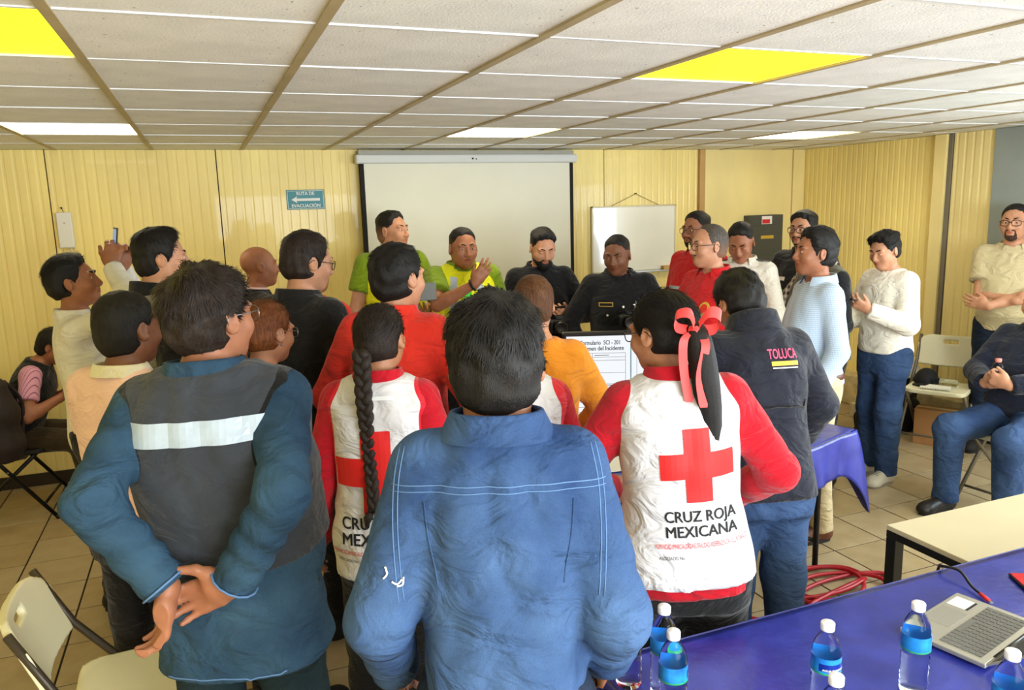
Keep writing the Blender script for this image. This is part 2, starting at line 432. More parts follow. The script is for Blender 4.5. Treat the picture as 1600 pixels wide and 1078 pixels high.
# ------------------------------------------------------------------ figures: signed-distance volumes meshed by surface nets
class Vol:
    def __init__(s, xs, ys, zs):
        s.x, s.y, s.z = [np.asarray(a, np.float32) for a in (xs, ys, zs)]
        s.V = np.full((len(xs), len(ys), len(zs)), .5, np.float32)
    def _sl(s, lo, hi):
        out = []
        for a, l, h in zip((s.x, s.y, s.z), lo, hi):
            i = max(np.searchsorted(a, l) - 1, 0); j = min(np.searchsorted(a, h) + 1, len(a))
            if j <= i: return None
            out.append(slice(i, j))
        return tuple(out)
    def op(s, fn, lo, hi, k=.02, mode='u'):
        sl = s._sl(np.asarray(lo) - k - .02, np.asarray(hi) + k + .02)
        if sl is None: return
        X = s.x[sl[0]][:, None, None]; Y = s.y[sl[1]][None, :, None]; Z = s.z[sl[2]][None, None, :]
        d = fn(X, Y, Z); a = s.V[sl]
        if mode == 'u':
            if k > 0:
                h = np.maximum(k - np.abs(a - d), 0) / k
                s.V[sl] = np.minimum(a, d) - h*h*k*.25
            else: s.V[sl] = np.minimum(a, d)
        elif mode == 's':
            d = -d
            if k > 0:
                h = np.maximum(k - np.abs(a - d), 0) / k
                s.V[sl] = np.maximum(a, d) + h*h*k*.25
            else: s.V[sl] = np.maximum(a, d)
    def every(s, fn):
        """V = fn(V,X,Y,Z) over the whole grid"""
        s.V = fn(s.V, s.x[:, None, None], s.y[None, :, None], s.z[None, None, :]).astype(np.float32)
    def mesh(s, name):
        V = s.V; V[0] = V[-1] = .5; V[:, 0] = V[:, -1] = .5; V[:, :, 0] = V[:, :, -1] = .5
        I = V < 0
        nx, ny, nz = V.shape
        C = np.zeros((nx-1, ny-1, nz-1), np.int8)
        for a in (0, 1):
            for b in (0, 1):
                for c in (0, 1):
                    C += I[a:nx-1+a, b:ny-1+b, c:nz-1+c]
        act = (C > 0) & (C < 8)
        ix, iy, iz = np.nonzero(act)
        idx = np.full(act.shape, -1, np.int32); idx[ix, iy, iz] = np.arange(len(ix))
        P = np.zeros((len(ix), 3)); N = np.zeros(len(ix))
        cs = [(a, b, c) for a in (0, 1) for b in (0, 1) for c in (0, 1)]
        val = {c: V[ix+c[0], iy+c[1], iz+c[2]] for c in cs}
        pos = {c: np.stack([s.x[ix+c[0]], s.y[iy+c[1]], s.z[iz+c[2]]], 1) for c in cs}
        for c in cs:
            for ax in range(3):
                if c[ax] == 0:
                    e = list(c); e[ax] = 1; e = tuple(e)
                    v0, v1 = val[c], val[e]; m = (v0 < 0) != (v1 < 0)
                    t = np.where(m, v0/np.where(m, v0-v1, 1), 0)[:, None]
                    P += np.where(m[:, None], pos[c]*(1-t) + pos[e]*t, 0); N += m
        P /= N[:, None]
        quads = []
        for ax in range(3):
            sl0 = [slice(None)]*3; sl1 = [slice(None)]*3; sl0[ax] = slice(0, -1); sl1[ax] = slice(1, None)
            A = I[tuple(sl0)]; B = I[tuple(sl1)]
            e = np.nonzero(A != B); e = [q for q in e]
            o1, o2 = [(1, 2), (2, 0), (0, 1)][ax]
            ok = (e[o1] > 0) & (e[o2] > 0)
            lim = [nx-1, ny-1, nz-1]
            ok &= (e[o1] < lim[o1]) & (e[o2] < lim[o2])
            e = [q[ok] for q in e]
            def at(d1, d2):
                q = [a.copy() for a in e]; q[o1] -= d1; q[o2] -= d2
                return idx[q[0], q[1], q[2]]
            q4 = np.stack([at(1, 1), at(0, 1), at(0, 0), at(1, 0)], 1)
            fl = ~A[e[0], e[1], e[2]]
            q4[fl] = q4[fl][:, ::-1]
            quads.append(q4)
        Q = np.concatenate(quads)
        return mesh_np(name, P, Q)

def axis(lo, hi, step, fine=()):
    """grid coordinates lo..hi with finer ranges [(a,b,step)]"""
    pts = [lo]; x = lo
    while x < hi:
        st = step
        for a, b, f in fine:
            if a - step <= x <= b: st = min(st, f)
        x += st; pts.append(x)
    return np.array(pts)

V3 = lambda *a: np.array(a, float)
def nrm(v): v = np.asarray(v, float); return v/max(np.linalg.norm(v), 1e-9)

def s_cone(a, b, ra, rb, flat=None, ends=(0, 0), wr=None):
    """tapered capsule; flat=(dir,factor) squashes; ends=(1,1) cuts flat; wr=(amp,freq,seed) folds across it"""
    a = np.asarray(a, float); b = np.asarray(b, float); ab = b - a; L = np.linalg.norm(ab); u = ab/L
    R = max(ra, rb)
    def f(X, Y, Z):
        dx, dy, dz = X-a[0], Y-a[1], Z-a[2]
        h = dx*u[0] + dy*u[1] + dz*u[2]
        t = np.clip(h/L, 0, 1)
        px, py, pz = dx - t*ab[0], dy - t*ab[1], dz - t*ab[2]
        q = px*px + py*py + pz*pz
        if flat is not None:
            n = flat[0]; q = q + (flat[1]**2-1)*(px*n[0]+py*n[1]+pz*n[2])**2
        d = np.sqrt(q) - (ra + (rb-ra)*t)
        if wr is not None:
            am, fr, sd = wr
            d = d + am*(1-2*np.abs(np.sin(.5*(h*fr + 2.6*np.sin(18*X+sd) + 2.2*np.sin(15*Y+2*sd) + 2*np.sin(13*Z+sd))))**.7) * (.55 + .45*np.sin(9*h+sd))
        if ends[0]: d = np.maximum(d, -h)
        if ends[1]: d = np.maximum(d, h-L)
        return d
    return f, np.minimum(a, b)-R, np.maximum(a, b)+R

def s_ell(c, r, R=None):
    c = np.asarray(c, float); r = np.asarray(r, float); m = r.max()
    def f(X, Y, Z):
        x, y, z = X-c[0], Y-c[1], Z-c[2]
        if R is not None:
            x, y, z = R[0, 0]*x+R[1, 0]*y+R[2, 0]*z, R[0, 1]*x+R[1, 1]*y+R[2, 1]*z, R[0, 2]*x+R[1, 2]*y+R[2, 2]*z
        x, y, z = x/r[0], y/r[1], z/r[2]
        k = np.sqrt(x*x+y*y+z*z) + 1e-6
        g = np.sqrt((x/r[0])**2+(y/r[1])**2+(z/r[2])**2) + 1e-6
        return k*(k-1)/g
    return f, c-m, c+m

def s_loft(o, R, zs, A, B, CY, n=2.4, off=0.0, folds=None):
    """stack of super-ellipse sections along the frame's z axis"""
    o = np.asarray(o, float); m = max(max(A), max(B), 0) + off + .05
    p0 = o + R @ V3(0, 0, zs[0]); p1 = o + R @ V3(0, 0, zs[-1])
    zz = np.linspace(zs[0], zs[-1], 60)
    def sm(v):
        v = np.interp(zz, zs, v)
        for _ in range(4): v = np.convolve(np.pad(v, 1, mode='edge'), [.25, .5, .25], 'valid')
        return v
    A, B, CY = sm(A), sm(B), sm(CY)
    def f(X, Y, Z):
        x, y, z = X-o[0], Y-o[1], Z-o[2]
        x, y, z = R[0, 0]*x+R[1, 0]*y+R[2, 0]*z, R[0, 1]*x+R[1, 1]*y+R[2, 1]*z, R[0, 2]*x+R[1, 2]*y+R[2, 2]*z
        a = np.interp(z, zz, A) + off; b = np.interp(z, zz, B) + off; cy = np.interp(z, zz, CY)
        d = ((np.abs(x/a)**n + np.abs((y-cy)/b)**n)**(1/n) - 1)*np.minimum(a, b)
        if folds is not None: d = d + folds(x, y, z)
        return np.maximum(np.maximum(d, z-zs[-1]), zs[0]-z)
    return f, np.minimum(p0, p1)-m, np.maximum(p0, p1)+m

def rxyz(rx=0, ry=0, rz=0):
    """degrees; z applied last"""
    rx, ry, rz = [math.radians(a) for a in (rx, ry, rz)]
    cx, sx, cy, sy, cz, sz = math.cos(rx), math.sin(rx), math.cos(ry), math.sin(ry), math.cos(rz), math.sin(rz)
    Rx = np.array([[1, 0, 0], [0, cx, -sx], [0, sx, cx]]); Ry = np.array([[cy, 0, sy], [0, 1, 0], [-sy, 0, cy]]); Rz = np.array([[cz, -sz, 0], [sz, cz, 0], [0, 0, 1]])
    return Rz @ Ry @ Rx

TZ = [-.13, -.06, .0, .10, .20, .32, .42, .485, .525, .56]

class Person:
    """local frame: feet on z=0, facing +Y, right hand at +X"""
    def __init__(s, label, x, y, yaw, H=1.72, w=1.0, d=1.0, belly=0.0, lean=0, side=0, twist=0, head=(0, 0, 0), armL=None, armR=None, seat=None, feet=None, res=.012, headres=None, female=False, skin='skin_tan', cat='person', hunch=0.0, hscale=1.0, shw=1.0, pelv=(0, 0), spread=1.0, nk=0.0, armk=1.0):
        k = s.k = H/1.72; s.w = w; s.d = d; s.H = H; s.res = res; s.hr = headres or res*.5; s.female = female; s.belly = belly
        s.root = empty('person', label, 'person', (x, y, 0), math.radians(yaw))
        s.skin = MATS[skin] if isinstance(skin, str) else skin
        s.rng = np.random.default_rng(int(abs(x*1000)+abs(y*777)))
        hz = .895*k if seat is None else seat + .09
        s.O = V3(pelv[0], pelv[1], hz)
        s.R = rxyz(-lean, side, twist)
        T = lambda *p: s.O + s.R @ (V3(*p)*k)
        s.T = T
        s.sh = {sd: T(sg*.154*w*shw, -.012 + hunch*.5, .484) for sd, sg in (('L', -1), ('R', 1))}
        s.neck0 = T(0, -.02 + hunch*.4, .50); s.pivot = T(0, .0 + hunch, .602 + nk)
        yw, pt, rl = head
        s.HR = rxyz(0, 0, twist) @ rxyz(0, 0, yw) @ rxyz(-pt, rl, 0)
        s.hk = k*hscale
        s.hc = s.pivot + s.HR @ (V3(0, .022, .098)*s.hk)
        hipw = .088*w
        s.hip = {'L': s.O + s.rot0(twist) @ V3(-hipw, 0, 0)*k, 'R': s.O + s.rot0(twist) @ V3(hipw, 0, 0)*k}
        s.knee = {}; s.ank = {}; s.toe = {}
        for sd, sg in (('L', -1), ('R', 1)):
            if seat is None:
                fx, fy = (feet or {}).get(sd, (sg*.115*spread*w, 0.0))
                an = V3(fx, fy-.02, .085*k)
                mid = (s.hip[sd] + an)/2
                s.ank[sd] = an; s.knee[sd] = mid + V3(sg*.005, .025, .01)
            else:
                fx, fy = (feet or {}).get(sd, (sg*.14, .44))
                s.ank[sd] = V3(fx, fy, .085*k)
                s.knee[sd] = V3(fx*.95 + s.O[0]*.05, s.O[1]+.43*k, max(seat+.06, .47*k))
            s.toe[sd] = s.ank[sd] + V3(sg*.025, .15*k, -.05*k)
        s.arm = {}
        for sd, sg, a in (('L', -1, armL), ('R', 1, armR)):
            a = dict(a or {})
            S = s.sh[sd]; l1, l2 = .295*k*armk, .262*k*armk
            wr = V3(*a.get('w', (sg*.225*w, .06, .86*k + (0 if seat is None else hz-.895*k))))
            pole = V3(*a.get('pole', (sg*.35, -1, -.2)))
            D = wr - S; L = np.linalg.norm(D)
            if L > (l1+l2)*.995: wr = S + D/L*(l1+l2)*.995; D = wr-S; L = np.linalg.norm(D)
            c = np.clip((l1*l1 + L*L - l2*l2)/(2*l1*L), -1, 1); u = D/L
            pn = nrm(pole - u*np.dot(pole, u))
            el = S + u*l1*c + pn*l1*math.sqrt(max(0, 1-c*c))
            hd = nrm(a.get('dir', nrm(wr-el))); pm = V3(*a.get('palm', (-sg, 0, 0))); pm = nrm(pm - hd*np.dot(pm, hd))
            s.arm[sd] = dict(S=S, E=el, W=wr, d=hd, n=pm, curl=a.get('curl', 25), thumb=a.get('thumb', 35), show=a.get('show', 'dir' in a), res=a.get('res'), spread=a.get('spread', 4), cl=a.get('cl'))
        # x, y say where the head stands
        c, n_ = math.cos(math.radians(yaw)), math.sin(math.radians(yaw)); h = s.hc
        s.root.location = (x - (c*h[0]-n_*h[1]), y - (n_*h[0]+c*h[1]), 0)
        # the torso profile
        f = female
        s.A = .96*np.array([.160, .165, .172 if f else .163, .160, .142 if f else .152, .150 if f else .162, .150 if f else .164, .134, .085, .056])*k*w
        s.B = np.array([.110, .116, .118, .112+belly*.8, .105+belly, .115+belly*.4, .108, .088, .062, .052])*k*d
        s.C = np.array([-.01, -.015, -.015, belly*.6, .0+belly*.8, .0+belly*.3, -.005, -.012, -.02, -.02])*k + np.array([0, 0, 0, 0, .1, .25, .4, .45, .5, .5])*hunch
        s.Z = np.array(TZ)*k
    def rot0(s, tw): return rxyz(0, 0, tw)
    def Hd(s, *p): return s.hc + s.HR @ (V3(*p)*s.hk)
    def hell(s, c, r, rot=None):
        R = s.HR if rot is None else s.HR @ rot
        return s_ell(s.Hd(*c), V3(*r)*s.hk, R)
    def hcone(s, a, b, ra, rb, **kw): return s_cone(s.Hd(*a), s.Hd(*b), ra*s.hk, rb*s.hk, **kw)
    # ---- skin
    def hand_prims(s, sd):
        a = s.arm[sd]; k = s.k; d, n, W = a['d'], a['n'], a['W']
        th = np.cross(d, n) if sd == 'R' else np.cross(n, d)
        P = []
        P.append((s_cone(W, W + d*.035*k, .026*k, .030*k, flat=(n, 1.35)), .02))
        P.append((s_cone(W + d*.045*k + th*.012*k, W + d*.088*k + th*.018*k, .027*k, .022*k, flat=(n, 1.9)), .02))
        P.append((s_cone(W + d*.045*k - th*.012*k, W + d*.085*k - th*.022*k, .026*k, .020*k, flat=(n, 1.9)), .02))
        P.append((s_ell(W + d*.04*k + th*.028*k + n*.008*k, V3(.018, .018, .03)*k), .02))
        fl = [.074, .083, .076, .060]; fo = [.030, .010, -.010, -.029]; fr = [.0092, .0095, .0090, .0080]
        cu = a['cl'] or [a['curl']]*4
        for i in range(4):
            p = W + d*(.090 - (.006 if i in (0, 2) else .012 if i == 3 else 0))*k + th*fo[i]*k
            c = math.radians(cu[i]); sp = math.radians(a['spread']*(1.5-i))
            d0 = nrm(d*math.cos(sp) + th*math.sin(sp))
            ang = c*.6
            for j, fr_ in enumerate((.45, .32, .25)):
                dd = d0*math.cos(ang) + n*math.sin(ang)
                q = p + dd*fl[i]*fr_*k
                r = fr[i]*k*(1-.10*j)
                P.append((s_cone(p, q, r, r*.93), .006)); p = q; ang += c
        t = math.radians(a['thumb'])
        p = W + d*.028*k + th*.026*k + n*.006*k
        dd = nrm(d*math.cos(t) + th*math.sin(t) + n*.25); q = p + dd*.045*k
        P.append((s_cone(p, q, .0135*k, .0115*k), .012))
        dd2 = nrm(d*math.cos(t*.5) + th*math.sin(t*.5) + n*.35); P.append((s_cone(q, q + dd2*.034*k, .0112*k, .0088*k), .006))
        return P
    def body(s, face=True, bald=False, jaw=1.0, nose=1.0, earz=0.0):
        if not face: s.hr = max(s.hr, .0075)
        k, hk = s.k, s.hk
        h = s.Hd(0, 0, 0)
        fx, fy, fz = [], [], []
        fx.append((h[0]-.11*hk, h[0]+.11*hk, s.hr)); fy.append((h[1]-.13*hk, h[1]+.13*hk, s.hr)); fz.append((h[2]-.14*hk, h[2]+.12*hk, s.hr))
        pts = [h+.15, h-.15]
        for sd in 'LR':
            a = s.arm[sd]; pts += [a['S']+.08, a['S']-.08, a['E']+.06, a['E']-.06, a['W']+.05, a['W']-.05, a['W']+a['d']*.2*k+.03, a['W']+a['d']*.2*k-.03]
            pts += [s.knee[sd]+.1, s.knee[sd]-.1, s.toe[sd]+.08, s.toe[sd]-.08, s.ank[sd]-.09, s.hip[sd]+.12, s.hip[sd]-.15]
            if a['show']:
                r = a['res'] or max(.0045, s.hr); c = a['W'] + a['d']*.09*k
                for l, i in ((fx, 0), (fy, 1), (fz, 2)): l.append((c[i]-.11*k, c[i]+.11*k, r))
        pts = np.array(pts); lo = pts.min(0); hi = pts.max(0); lo[2] = max(lo[2], -.01)
        v = Vol(axis(lo[0], hi[0], s.res*1.9, fx), axis(lo[1], hi[1], s.res*1.9, fy), axis(lo[2], hi[2], s.res*1.9, fz))
        U = lambda p, kk=.03, m='u': v.op(*p, k=kk, mode=m)
        U(s_loft(s.O, s.R, s.Z, s.A, s.B, s.C, off=-.012))
        U(s_cone(s.O, s.T(0, 0, .1), .10*k, .10*k), .05)
        for sd in 'LR':
            a = s.arm[sd]
            U(s_cone(s.neck0 + (s.pivot-s.neck0)*.15, a['S'], .045*k, .045*k), .05)
            U(s_cone(a['S'], a['E'], .05*k, .040*k), .04)
            m = a['E']*.72 + a['W']*.28
            U(s_cone(a['E'], m, .038*k, .041*k), .02); U(s_cone(m, a['W'], .041*k, .026*k, ), .02)
            for p, kk in s.hand_prims(sd): U(p, kk*k)
            U(s_cone(s.hip[sd], s.knee[sd], .080*k, .052*k), .04)
            U(s_cone(s.knee[sd], s.ank[sd], .050*k, .034*k), .03)
            U(s_cone(s.ank[sd] - V3(0, .03*k, .04*k), s.toe[sd], .03*k, .026*k), .02)
        U(s_cone(s.neck0, s.Hd(0, -.02, -.045), .055*k*(.88 if s.female else 1), .051*k*(.86 if s.female else 1.02)), .04)
        # the head
        H = lambda c, r, kk=.02, m='u', rot=None: v.op(*s.hell(c, r, rot), k=kk*hk, mode=m)
        H((0, -.014, .030), (.073, .093, .083)); H((0, .020, -.012), (.066, .070, .080), .03)
        H((0, .034, -.055), (.054*jaw, .050, .052), .03); H((0, .060, -.088), (.026*jaw, .026, .024), .03)
        H((0, -.002, -.055), (.058*jaw, .045, .045), .03)
        if face:
            for g in (-1, 1):
                H((g*.038, .062, -.026), (.024, .022, .022), .025); H((g*.030, .078, .026), (.024, .012, .009), .014)
                H((g*.031, .099, .006), (.019, .017, .0135), .010, 's')
                H((g*.031, .0745, .005), (.0165, .0135, .013), .004)
                H((g*.012, .096, -.031), (.0095, .011, .009), .007)
            v.op(*s.hcone((0, .088, .014), (0, .106*nose, -.026), .0075, .0115), k=.010*hk)
            H((0, .098, -.033), (.010, .010, .009), .008)
            H((0, .085, -.052), (.022, .014, .007), .008); H((0, .0835, -.064), (.019, .013, .0065), .006)
            H((0, .099, -.058), (.026, .006, .0016), .003, 's')
        for g in (-1, 1):
            rr = rxyz(12, 0, -g*22)
            H((g*.079, -.008, -.004+earz), (.0085, .020, .033), .006, 'u', rr)
            H((g*.087, -.004, .002+earz), (.006, .012, .020), .006, 's', rr)
        me = v.mesh('body')
        o = obj('body', me, s.skin, s.root)
        me = s.lighten(o)
        if face: s.paint(me)
        s.bodyo = o
        return o
    def lighten(s, o, keep=.16):
        """fewer faces away from head and hands"""
        me = o.data; n = len(me.vertices); co = np.empty(n*3, np.float32); me.vertices.foreach_get('co', co); co = co.reshape(-1, 3)
        near = np.linalg.norm(co - s.Hd(0, 0, -.01), axis=1) < .145*s.hk
        for sd in 'LR':
            a = s.arm[sd]
            if a['show']: near |= np.linalg.norm(co - (a['W'] + a['d']*.08*s.k), axis=1) < .125*s.k
        g = o.vertex_groups.new(name='plain'); g.add(np.nonzero(~near)[0].tolist(), 1.0, 'ADD')
        m = o.modifiers.new('lighten', 'DECIMATE'); f = near.mean(); m.ratio = float(f + (1-f)*keep); m.vertex_group = 'plain'
        dg = bpy.context.evaluated_depsgraph_get(); me2 = bpy.data.meshes.new_from_object(o.evaluated_get(dg))
        o.modifiers.clear(); o.vertex_groups.clear(); o.data = me2; bpy.data.meshes.remove(me); me2.name = 'body'
        return me2
    def paint(s, me):
        """lip and cheek colour of the skin itself"""
        n = len(me.vertices); co = np.empty(n*3, np.float32); me.vertices.foreach_get('co', co); co = co.reshape(-1, 3)
        q = ((co - s.hc) @ s.HR)/s.hk
        w = np.exp(-((q[:, 0]/.020)**4 + ((q[:, 2]+.058)/.0095)**4))*(q[:, 1] > .06)
        at = me.attributes.new('lips', 'FLOAT', 'POINT'); at.data.foreach_set('value', w.astype(np.float32))
    def part(s, name, mb, mat, parent=None): return mb.build(name, mat, parent or s.root)
    def eyes(s, look=0.0, closed=False, color='iris_brown'):
        for g in (-1, 1):
            bm = bmesh.new(); bmesh.ops.create_uvsphere(bm, u_segments=14, v_segments=10, radius=.0125*s.hk)
            me = bpy.data.meshes.new('eye'); 
            c = s.Hd(g*.031, .0772, .005); f = s.HR @ nrm(V3(look*.5, 1, -.05))
            fv = Vector(f)
            for fc in bm.faces:
                fc.smooth = True
                fc.material_index = 1 if fc.calc_center_median().normalized().dot(fv) > .86 else 0
            
            HM = Matrix(s.HR.tolist())
            for v in bm.verts:
                q = HM.transposed() @ v.co; q.z *= .66; v.co = HM @ q
            bmesh.ops.translate(bm, verts=bm.verts, vec=Vector(c)); bm.to_mesh(me); bm.free()
            if not closed: obj('eye', me, [MATS['eye_white'], MATS[color]], s.root)
    def lids(s, amount=.5):
        for g in (-1, 1):
            b = MB(); c = s.Hd(g*.031, .0772, .005)
            def fn(u, v):
                a = (u-.5)*2.4; e = math.radians(85 - v*(85*amount+25))
                p = V3(math.sin(a)*math.cos(e), math.cos(a)*math.cos(e), math.sin(e)*.75)*.0138*s.hk
                return c + s.HR @ p
            b.grid(fn, 10, 6); s.part('eyelid', b, s.skin)
    def brows(s, mat='hair_black', thick=1.0, dz=0.0):
        for g in (-1, 1):
            pts = [s.Hd(g*.012, .0885, .026+dz), s.Hd(g*.026, .0895, .0315+dz), s.Hd(g*.038, .083, .032+dz), s.Hd(g*.049, .070, .026+dz)]
            b = MB(); b.tube(spline(pts, 4), [(.0020+.0022*math.sin(math.pi*min(1, .15+i/14)))*thick*s.hk for i in range(13)], 6); s.part('eyebrow', b, MATS[mat])
    def beard(s, mat='hair_black', full=True, mous=True, goatee=False, grow=.004):
        st = max(.0035, s.hr*.9); h = s.Hd(0, .02, -.06); e = .13*s.hk
        v = Vol(*[np.arange(h[i]-e, h[i]+e, st) for i in range(3)])
        g = grow
        H = lambda c, r, kk=.02, m='u', rot=None: v.op(*s.hell(c, r, rot), k=kk*s.hk, mode=m)
        if full or goatee:
            if full:
                H((0, .034, -.055), (.054+g, .050+g, .052+g), .03); H((0, -.002, -.055), (.058+g, .045+g, .045+g), .03)
            H((0, .060, -.088), (.026+g*1.5, .026+g*2, .024+g*2.5), .03)
            if full and goatee: H((0, .075, -.10), (.03, .022, .03), .02)
        # open cheeks, mouth and nose
        def cut(V, X, Y, Z):
            x, y, z = X-s.hc[0], Y-s.hc[1], Z-s.hc[2]; M = s.HR
            lx = (M[0, 0]*x+M[1, 0]*y+M[2, 0]*z)/s.hk; ly = (M[0, 1]*x+M[1, 1]*y+M[2, 1]*z)/s.hk; lz = (M[0, 2]*x+M[1, 2]*y+M[2, 2]*z)/s.hk
            top = -.052 - np.maximum(0, .05-np.abs(lx))*.25 if full else -.066 + 0*lx
            return np.maximum(np.maximum(V, (lz-top)*s.hk), -(ly+.005)*s.hk)
        v.every(cut)
        H((0, .096, -.060), (.023, .02, .010), .006, 's')
        if mous:
            H((-.012, .0885, -.0455), (.017, .010, .0055), .004); H((.012, .0885, -.0455), (.017, .010, .0055), .004)
            if full:
                for q in (-1, 1): v.op(*s.hcone((q*.026, .083, -.05), (q*.027, .076, -.075), .006, .007), k=.006)
        return obj('beard' if (full or goatee) else 'moustache', v.mesh('beard'), MATS[mat], s.root)
    def hair(s, mat='hair_black', top=.016, side=.008, back=.010, nape=-.075, front=(.060, .082), burn=(.022, -.012), mess=.002, freq=70, quiff=0.0, part=0.0, strands=0, slen=.03, swid=.0016, flow='down', tall=(0, 0), ears=True, st=None, cover=False, crown=None, rec=.007, fade=None, thin=.35):
        """front=(y,z) of the hairline at the forehead, burn=(y,z) at the temple"""
        hk = s.hk; st = st or max(.0045, min(s.hr, .006)*.95); h = s.Hd(0, -.01, .02); e = (.135 + max(top, quiff))*hk
        v = Vol(*[np.arange(h[i]-e, h[i]+e, st) for i in range(3)])
        M = s.HR; rs = s.rng.uniform(0, 6, 8)
        fy, fz = front; by, bz = burn
        nv = V3(fz-bz, -(fy-by)); nv = nv/np.linalg.norm(nv)
        def fn(V, X, Y, Z):
            x, y, z = X-s.hc[0], Y-s.hc[1], Z-s.hc[2]
            lx = (M[0, 0]*x+M[1, 0]*y+M[2, 0]*z)/hk; ly = (M[0, 1]*x+M[1, 1]*y+M[2, 1]*z)/hk; lz = (M[0, 2]*x+M[1, 2]*y+M[2, 2]*z)/hk
            f1, _, _ = s_ell((0, -.014, .030), (.073, .093, .083)); d = f1(lx, ly, lz)
            f2, _, _ = s_ell((0, -.03, -.03), (.062, .068, .07)); d2 = f2(lx, ly, lz)
            hh = np.maximum(.03-np.abs(d-d2), 0)/.03; d = np.minimum(d, d2) - hh*hh*.03*.25
            up = np.clip((lz-.03)/.06, 0, 1); up = up*up*(3-2*up)
            bk = np.clip((-ly)/.06, 0, 1)
            t = side + (top-side)*up + (back-side)*bk*(1-up)
            if quiff: t = t + quiff*np.clip((ly-.0)/.07, 0, 1)*up
            ph = np.arctan2(lx, -ly+.02)
            n = np.sin(freq*lx+rs[0]+3*np.sin(30*ly+rs[1]))*np.sin(freq*.8*ly+rs[2]+2*np.sin(25*lz)) + .6*np.sin(freq*1.9*lx+rs[3]+2*np.sin(40*lz+rs[5])) + .5*np.sin(freq*1.7*lz+rs[4]+3*np.sin(33*lx))
            line = (nv[0]*(ly-by)+nv[1]*(lz-bz)) + rec*np.exp(-((np.abs(lx)-.046)/.013)**2)*np.clip((lz-.02)/.02, 0, 1)
            cutf = np.minimum(line, ly+.012) + .002*np.sin(lx*170+rs[6]) + .0015*np.sin(lz*260+lx*90)
            tp = np.clip(-cutf/.022, 0, 1); t = t*(thin + (1-thin)*tp*(2-tp))
            tb = np.clip((lz-nape)/.035, 0, 1); t = t*(.3+.7*tb)
            d = d - t - mess*n*(.4+.6*tp)
            cut2 = nape - lz + .012*np.clip(np.abs(lx)/.06, 0, 1)
            return np.maximum(np.maximum(d, cutf*.8), cut2)*hk
        v.every(fn)
        if ears and not cover:
            for g in (-1, 1):
                v.op(*s.hell((g*.082, -.004, -.012), (.024, .024, .034)), k=.008, mode='s')
        if bald_cut(crown):
            v.op(*s.hell(crown[0], crown[1]), k=.01, mode='s')
        me = v.mesh('hair'); hm = MATS[mat]
        if fade:
            hm = fade_mat(mat, s.skin); nv_ = len(me.vertices); co = np.empty(nv_*3, np.float32); me.vertices.foreach_get('co', co)
            q = ((co.reshape(-1, 3)-s.hc) @ s.HR)/s.hk; w = np.clip((q[:, 2]-fade[0])/(fade[1]-fade[0]), 0, 1)
            at = me.attributes.new('fade', 'FLOAT', 'POINT'); at.data.foreach_set('value', w.astype(np.float32))
        o = obj('hair', me, hm, s.root)
        if strands: s.strands(me, o, MATS[mat], strands, slen, swid, flow)
        return o
    def strands(s, me, parent, mat, n, L, w, flow):
        nv = len(me.vertices); co = np.empty(nv*3, np.float32); no = np.empty(nv*3, np.float32)
        me.vertices.foreach_get('co', co); me.vertices.foreach_get('normal', no); co = co.reshape(-1, 3).astype(float); no = no.reshape(-1, 3).astype(float)
        q = ((co-s.hc) @ s.HR)/s.hk
        pick = s.rng.integers(0, nv, n); r = s.rng
        p = co[pick]; nn = no[pick]; lq = q[pick]
        cen = V3(0.005, -.055, .085)
        if flow == 'crown':
            g = lq - cen; g[:, 2] -= .02; g = g/np.linalg.norm(g, axis=1)[:, None]
        elif flow == 'back':
            g = np.tile(V3(0, -1, -.25), (n, 1)); g[:, 2] -= np.clip(-lq[:, 1]*12, 0, 2)
        elif flow == 'tail':
            g = V3(0, -.12, -.02) - lq; g = g/np.linalg.norm(g, axis=1)[:, None]
        else:
            g = np.tile(V3(0, .15, -1), (n, 1)); u = np.clip((lq[:, 2]-.03)/.06, 0, 1)[:, None]; g = g*(1-u) + u*np.stack([lq[:, 0]*8, lq[:, 1]*10+.3, 0*lq[:, 0]], 1)
        g = g @ s.HR.T + r.normal(0, .16, (n, 3))
        g = g - nn*np.sum(g*nn, 1)[:, None]; g = g/(np.linalg.norm(g, axis=1)[:, None]+1e-6)
        ln = (L*s.hk)*r.uniform(.5, 1.2, n)[:, None]*np.clip((lq[:, 2]+.030)/.085, .20, 1)[:, None]; lift = r.uniform(-.03, .10, n)[:, None]
        sd = np.cross(g, nn); W = w*r.uniform(.6, 1.3, n)[:, None]
        b0 = p - nn*.003; b1 = p + g*ln*.5 + nn*ln*lift*.6; b2 = p + g*ln + nn*ln*(lift*.7-.12)
        Vv = np.stack([b0-sd*W, b0+sd*W, b1-sd*W*.9, b1+sd*W*.9, b2-sd*W*.15, b2+sd*W*.15], 1).reshape(-1, 3)
        i = np.arange(n)[:, None]*6
        F = np.concatenate([i+np.array([[0, 1, 3, 2]]), i+np.array([[2, 3, 5, 4]])])
        o = obj('hair_strands', mesh_np('hair_strands', Vv, F), mat, parent); o['kind'] = 'stuff'
    def glasses(s, mat='black_plastic', lens=True, w=.026, hgt=.019, z=.002, r=.0016):
        b = MB(); fr = []
        for g in (-1, 1):
            ring = []
            for i in range(20):
                a = 2*math.pi*i/20; ca, sa = math.cos(a), math.sin(a)
                x = g*.033 + w*np.sign(ca)*abs(ca)**.7; zz = z + hgt*np.sign(sa)*abs(sa)**.75
                ring.append(s.Hd(x, .104 - abs(x)*.16, zz))
            b.tube(ring, r*s.hk, 6, closed=True); fr.append(ring)
            b.tube([s.Hd(g*.059, .0945, z+.008), s.Hd(g*.078, .05, z+.008), s.Hd(g*.081, -.01, z+.008), s.Hd(g*.082, -.025, z-.008)], r*s.hk, 6)
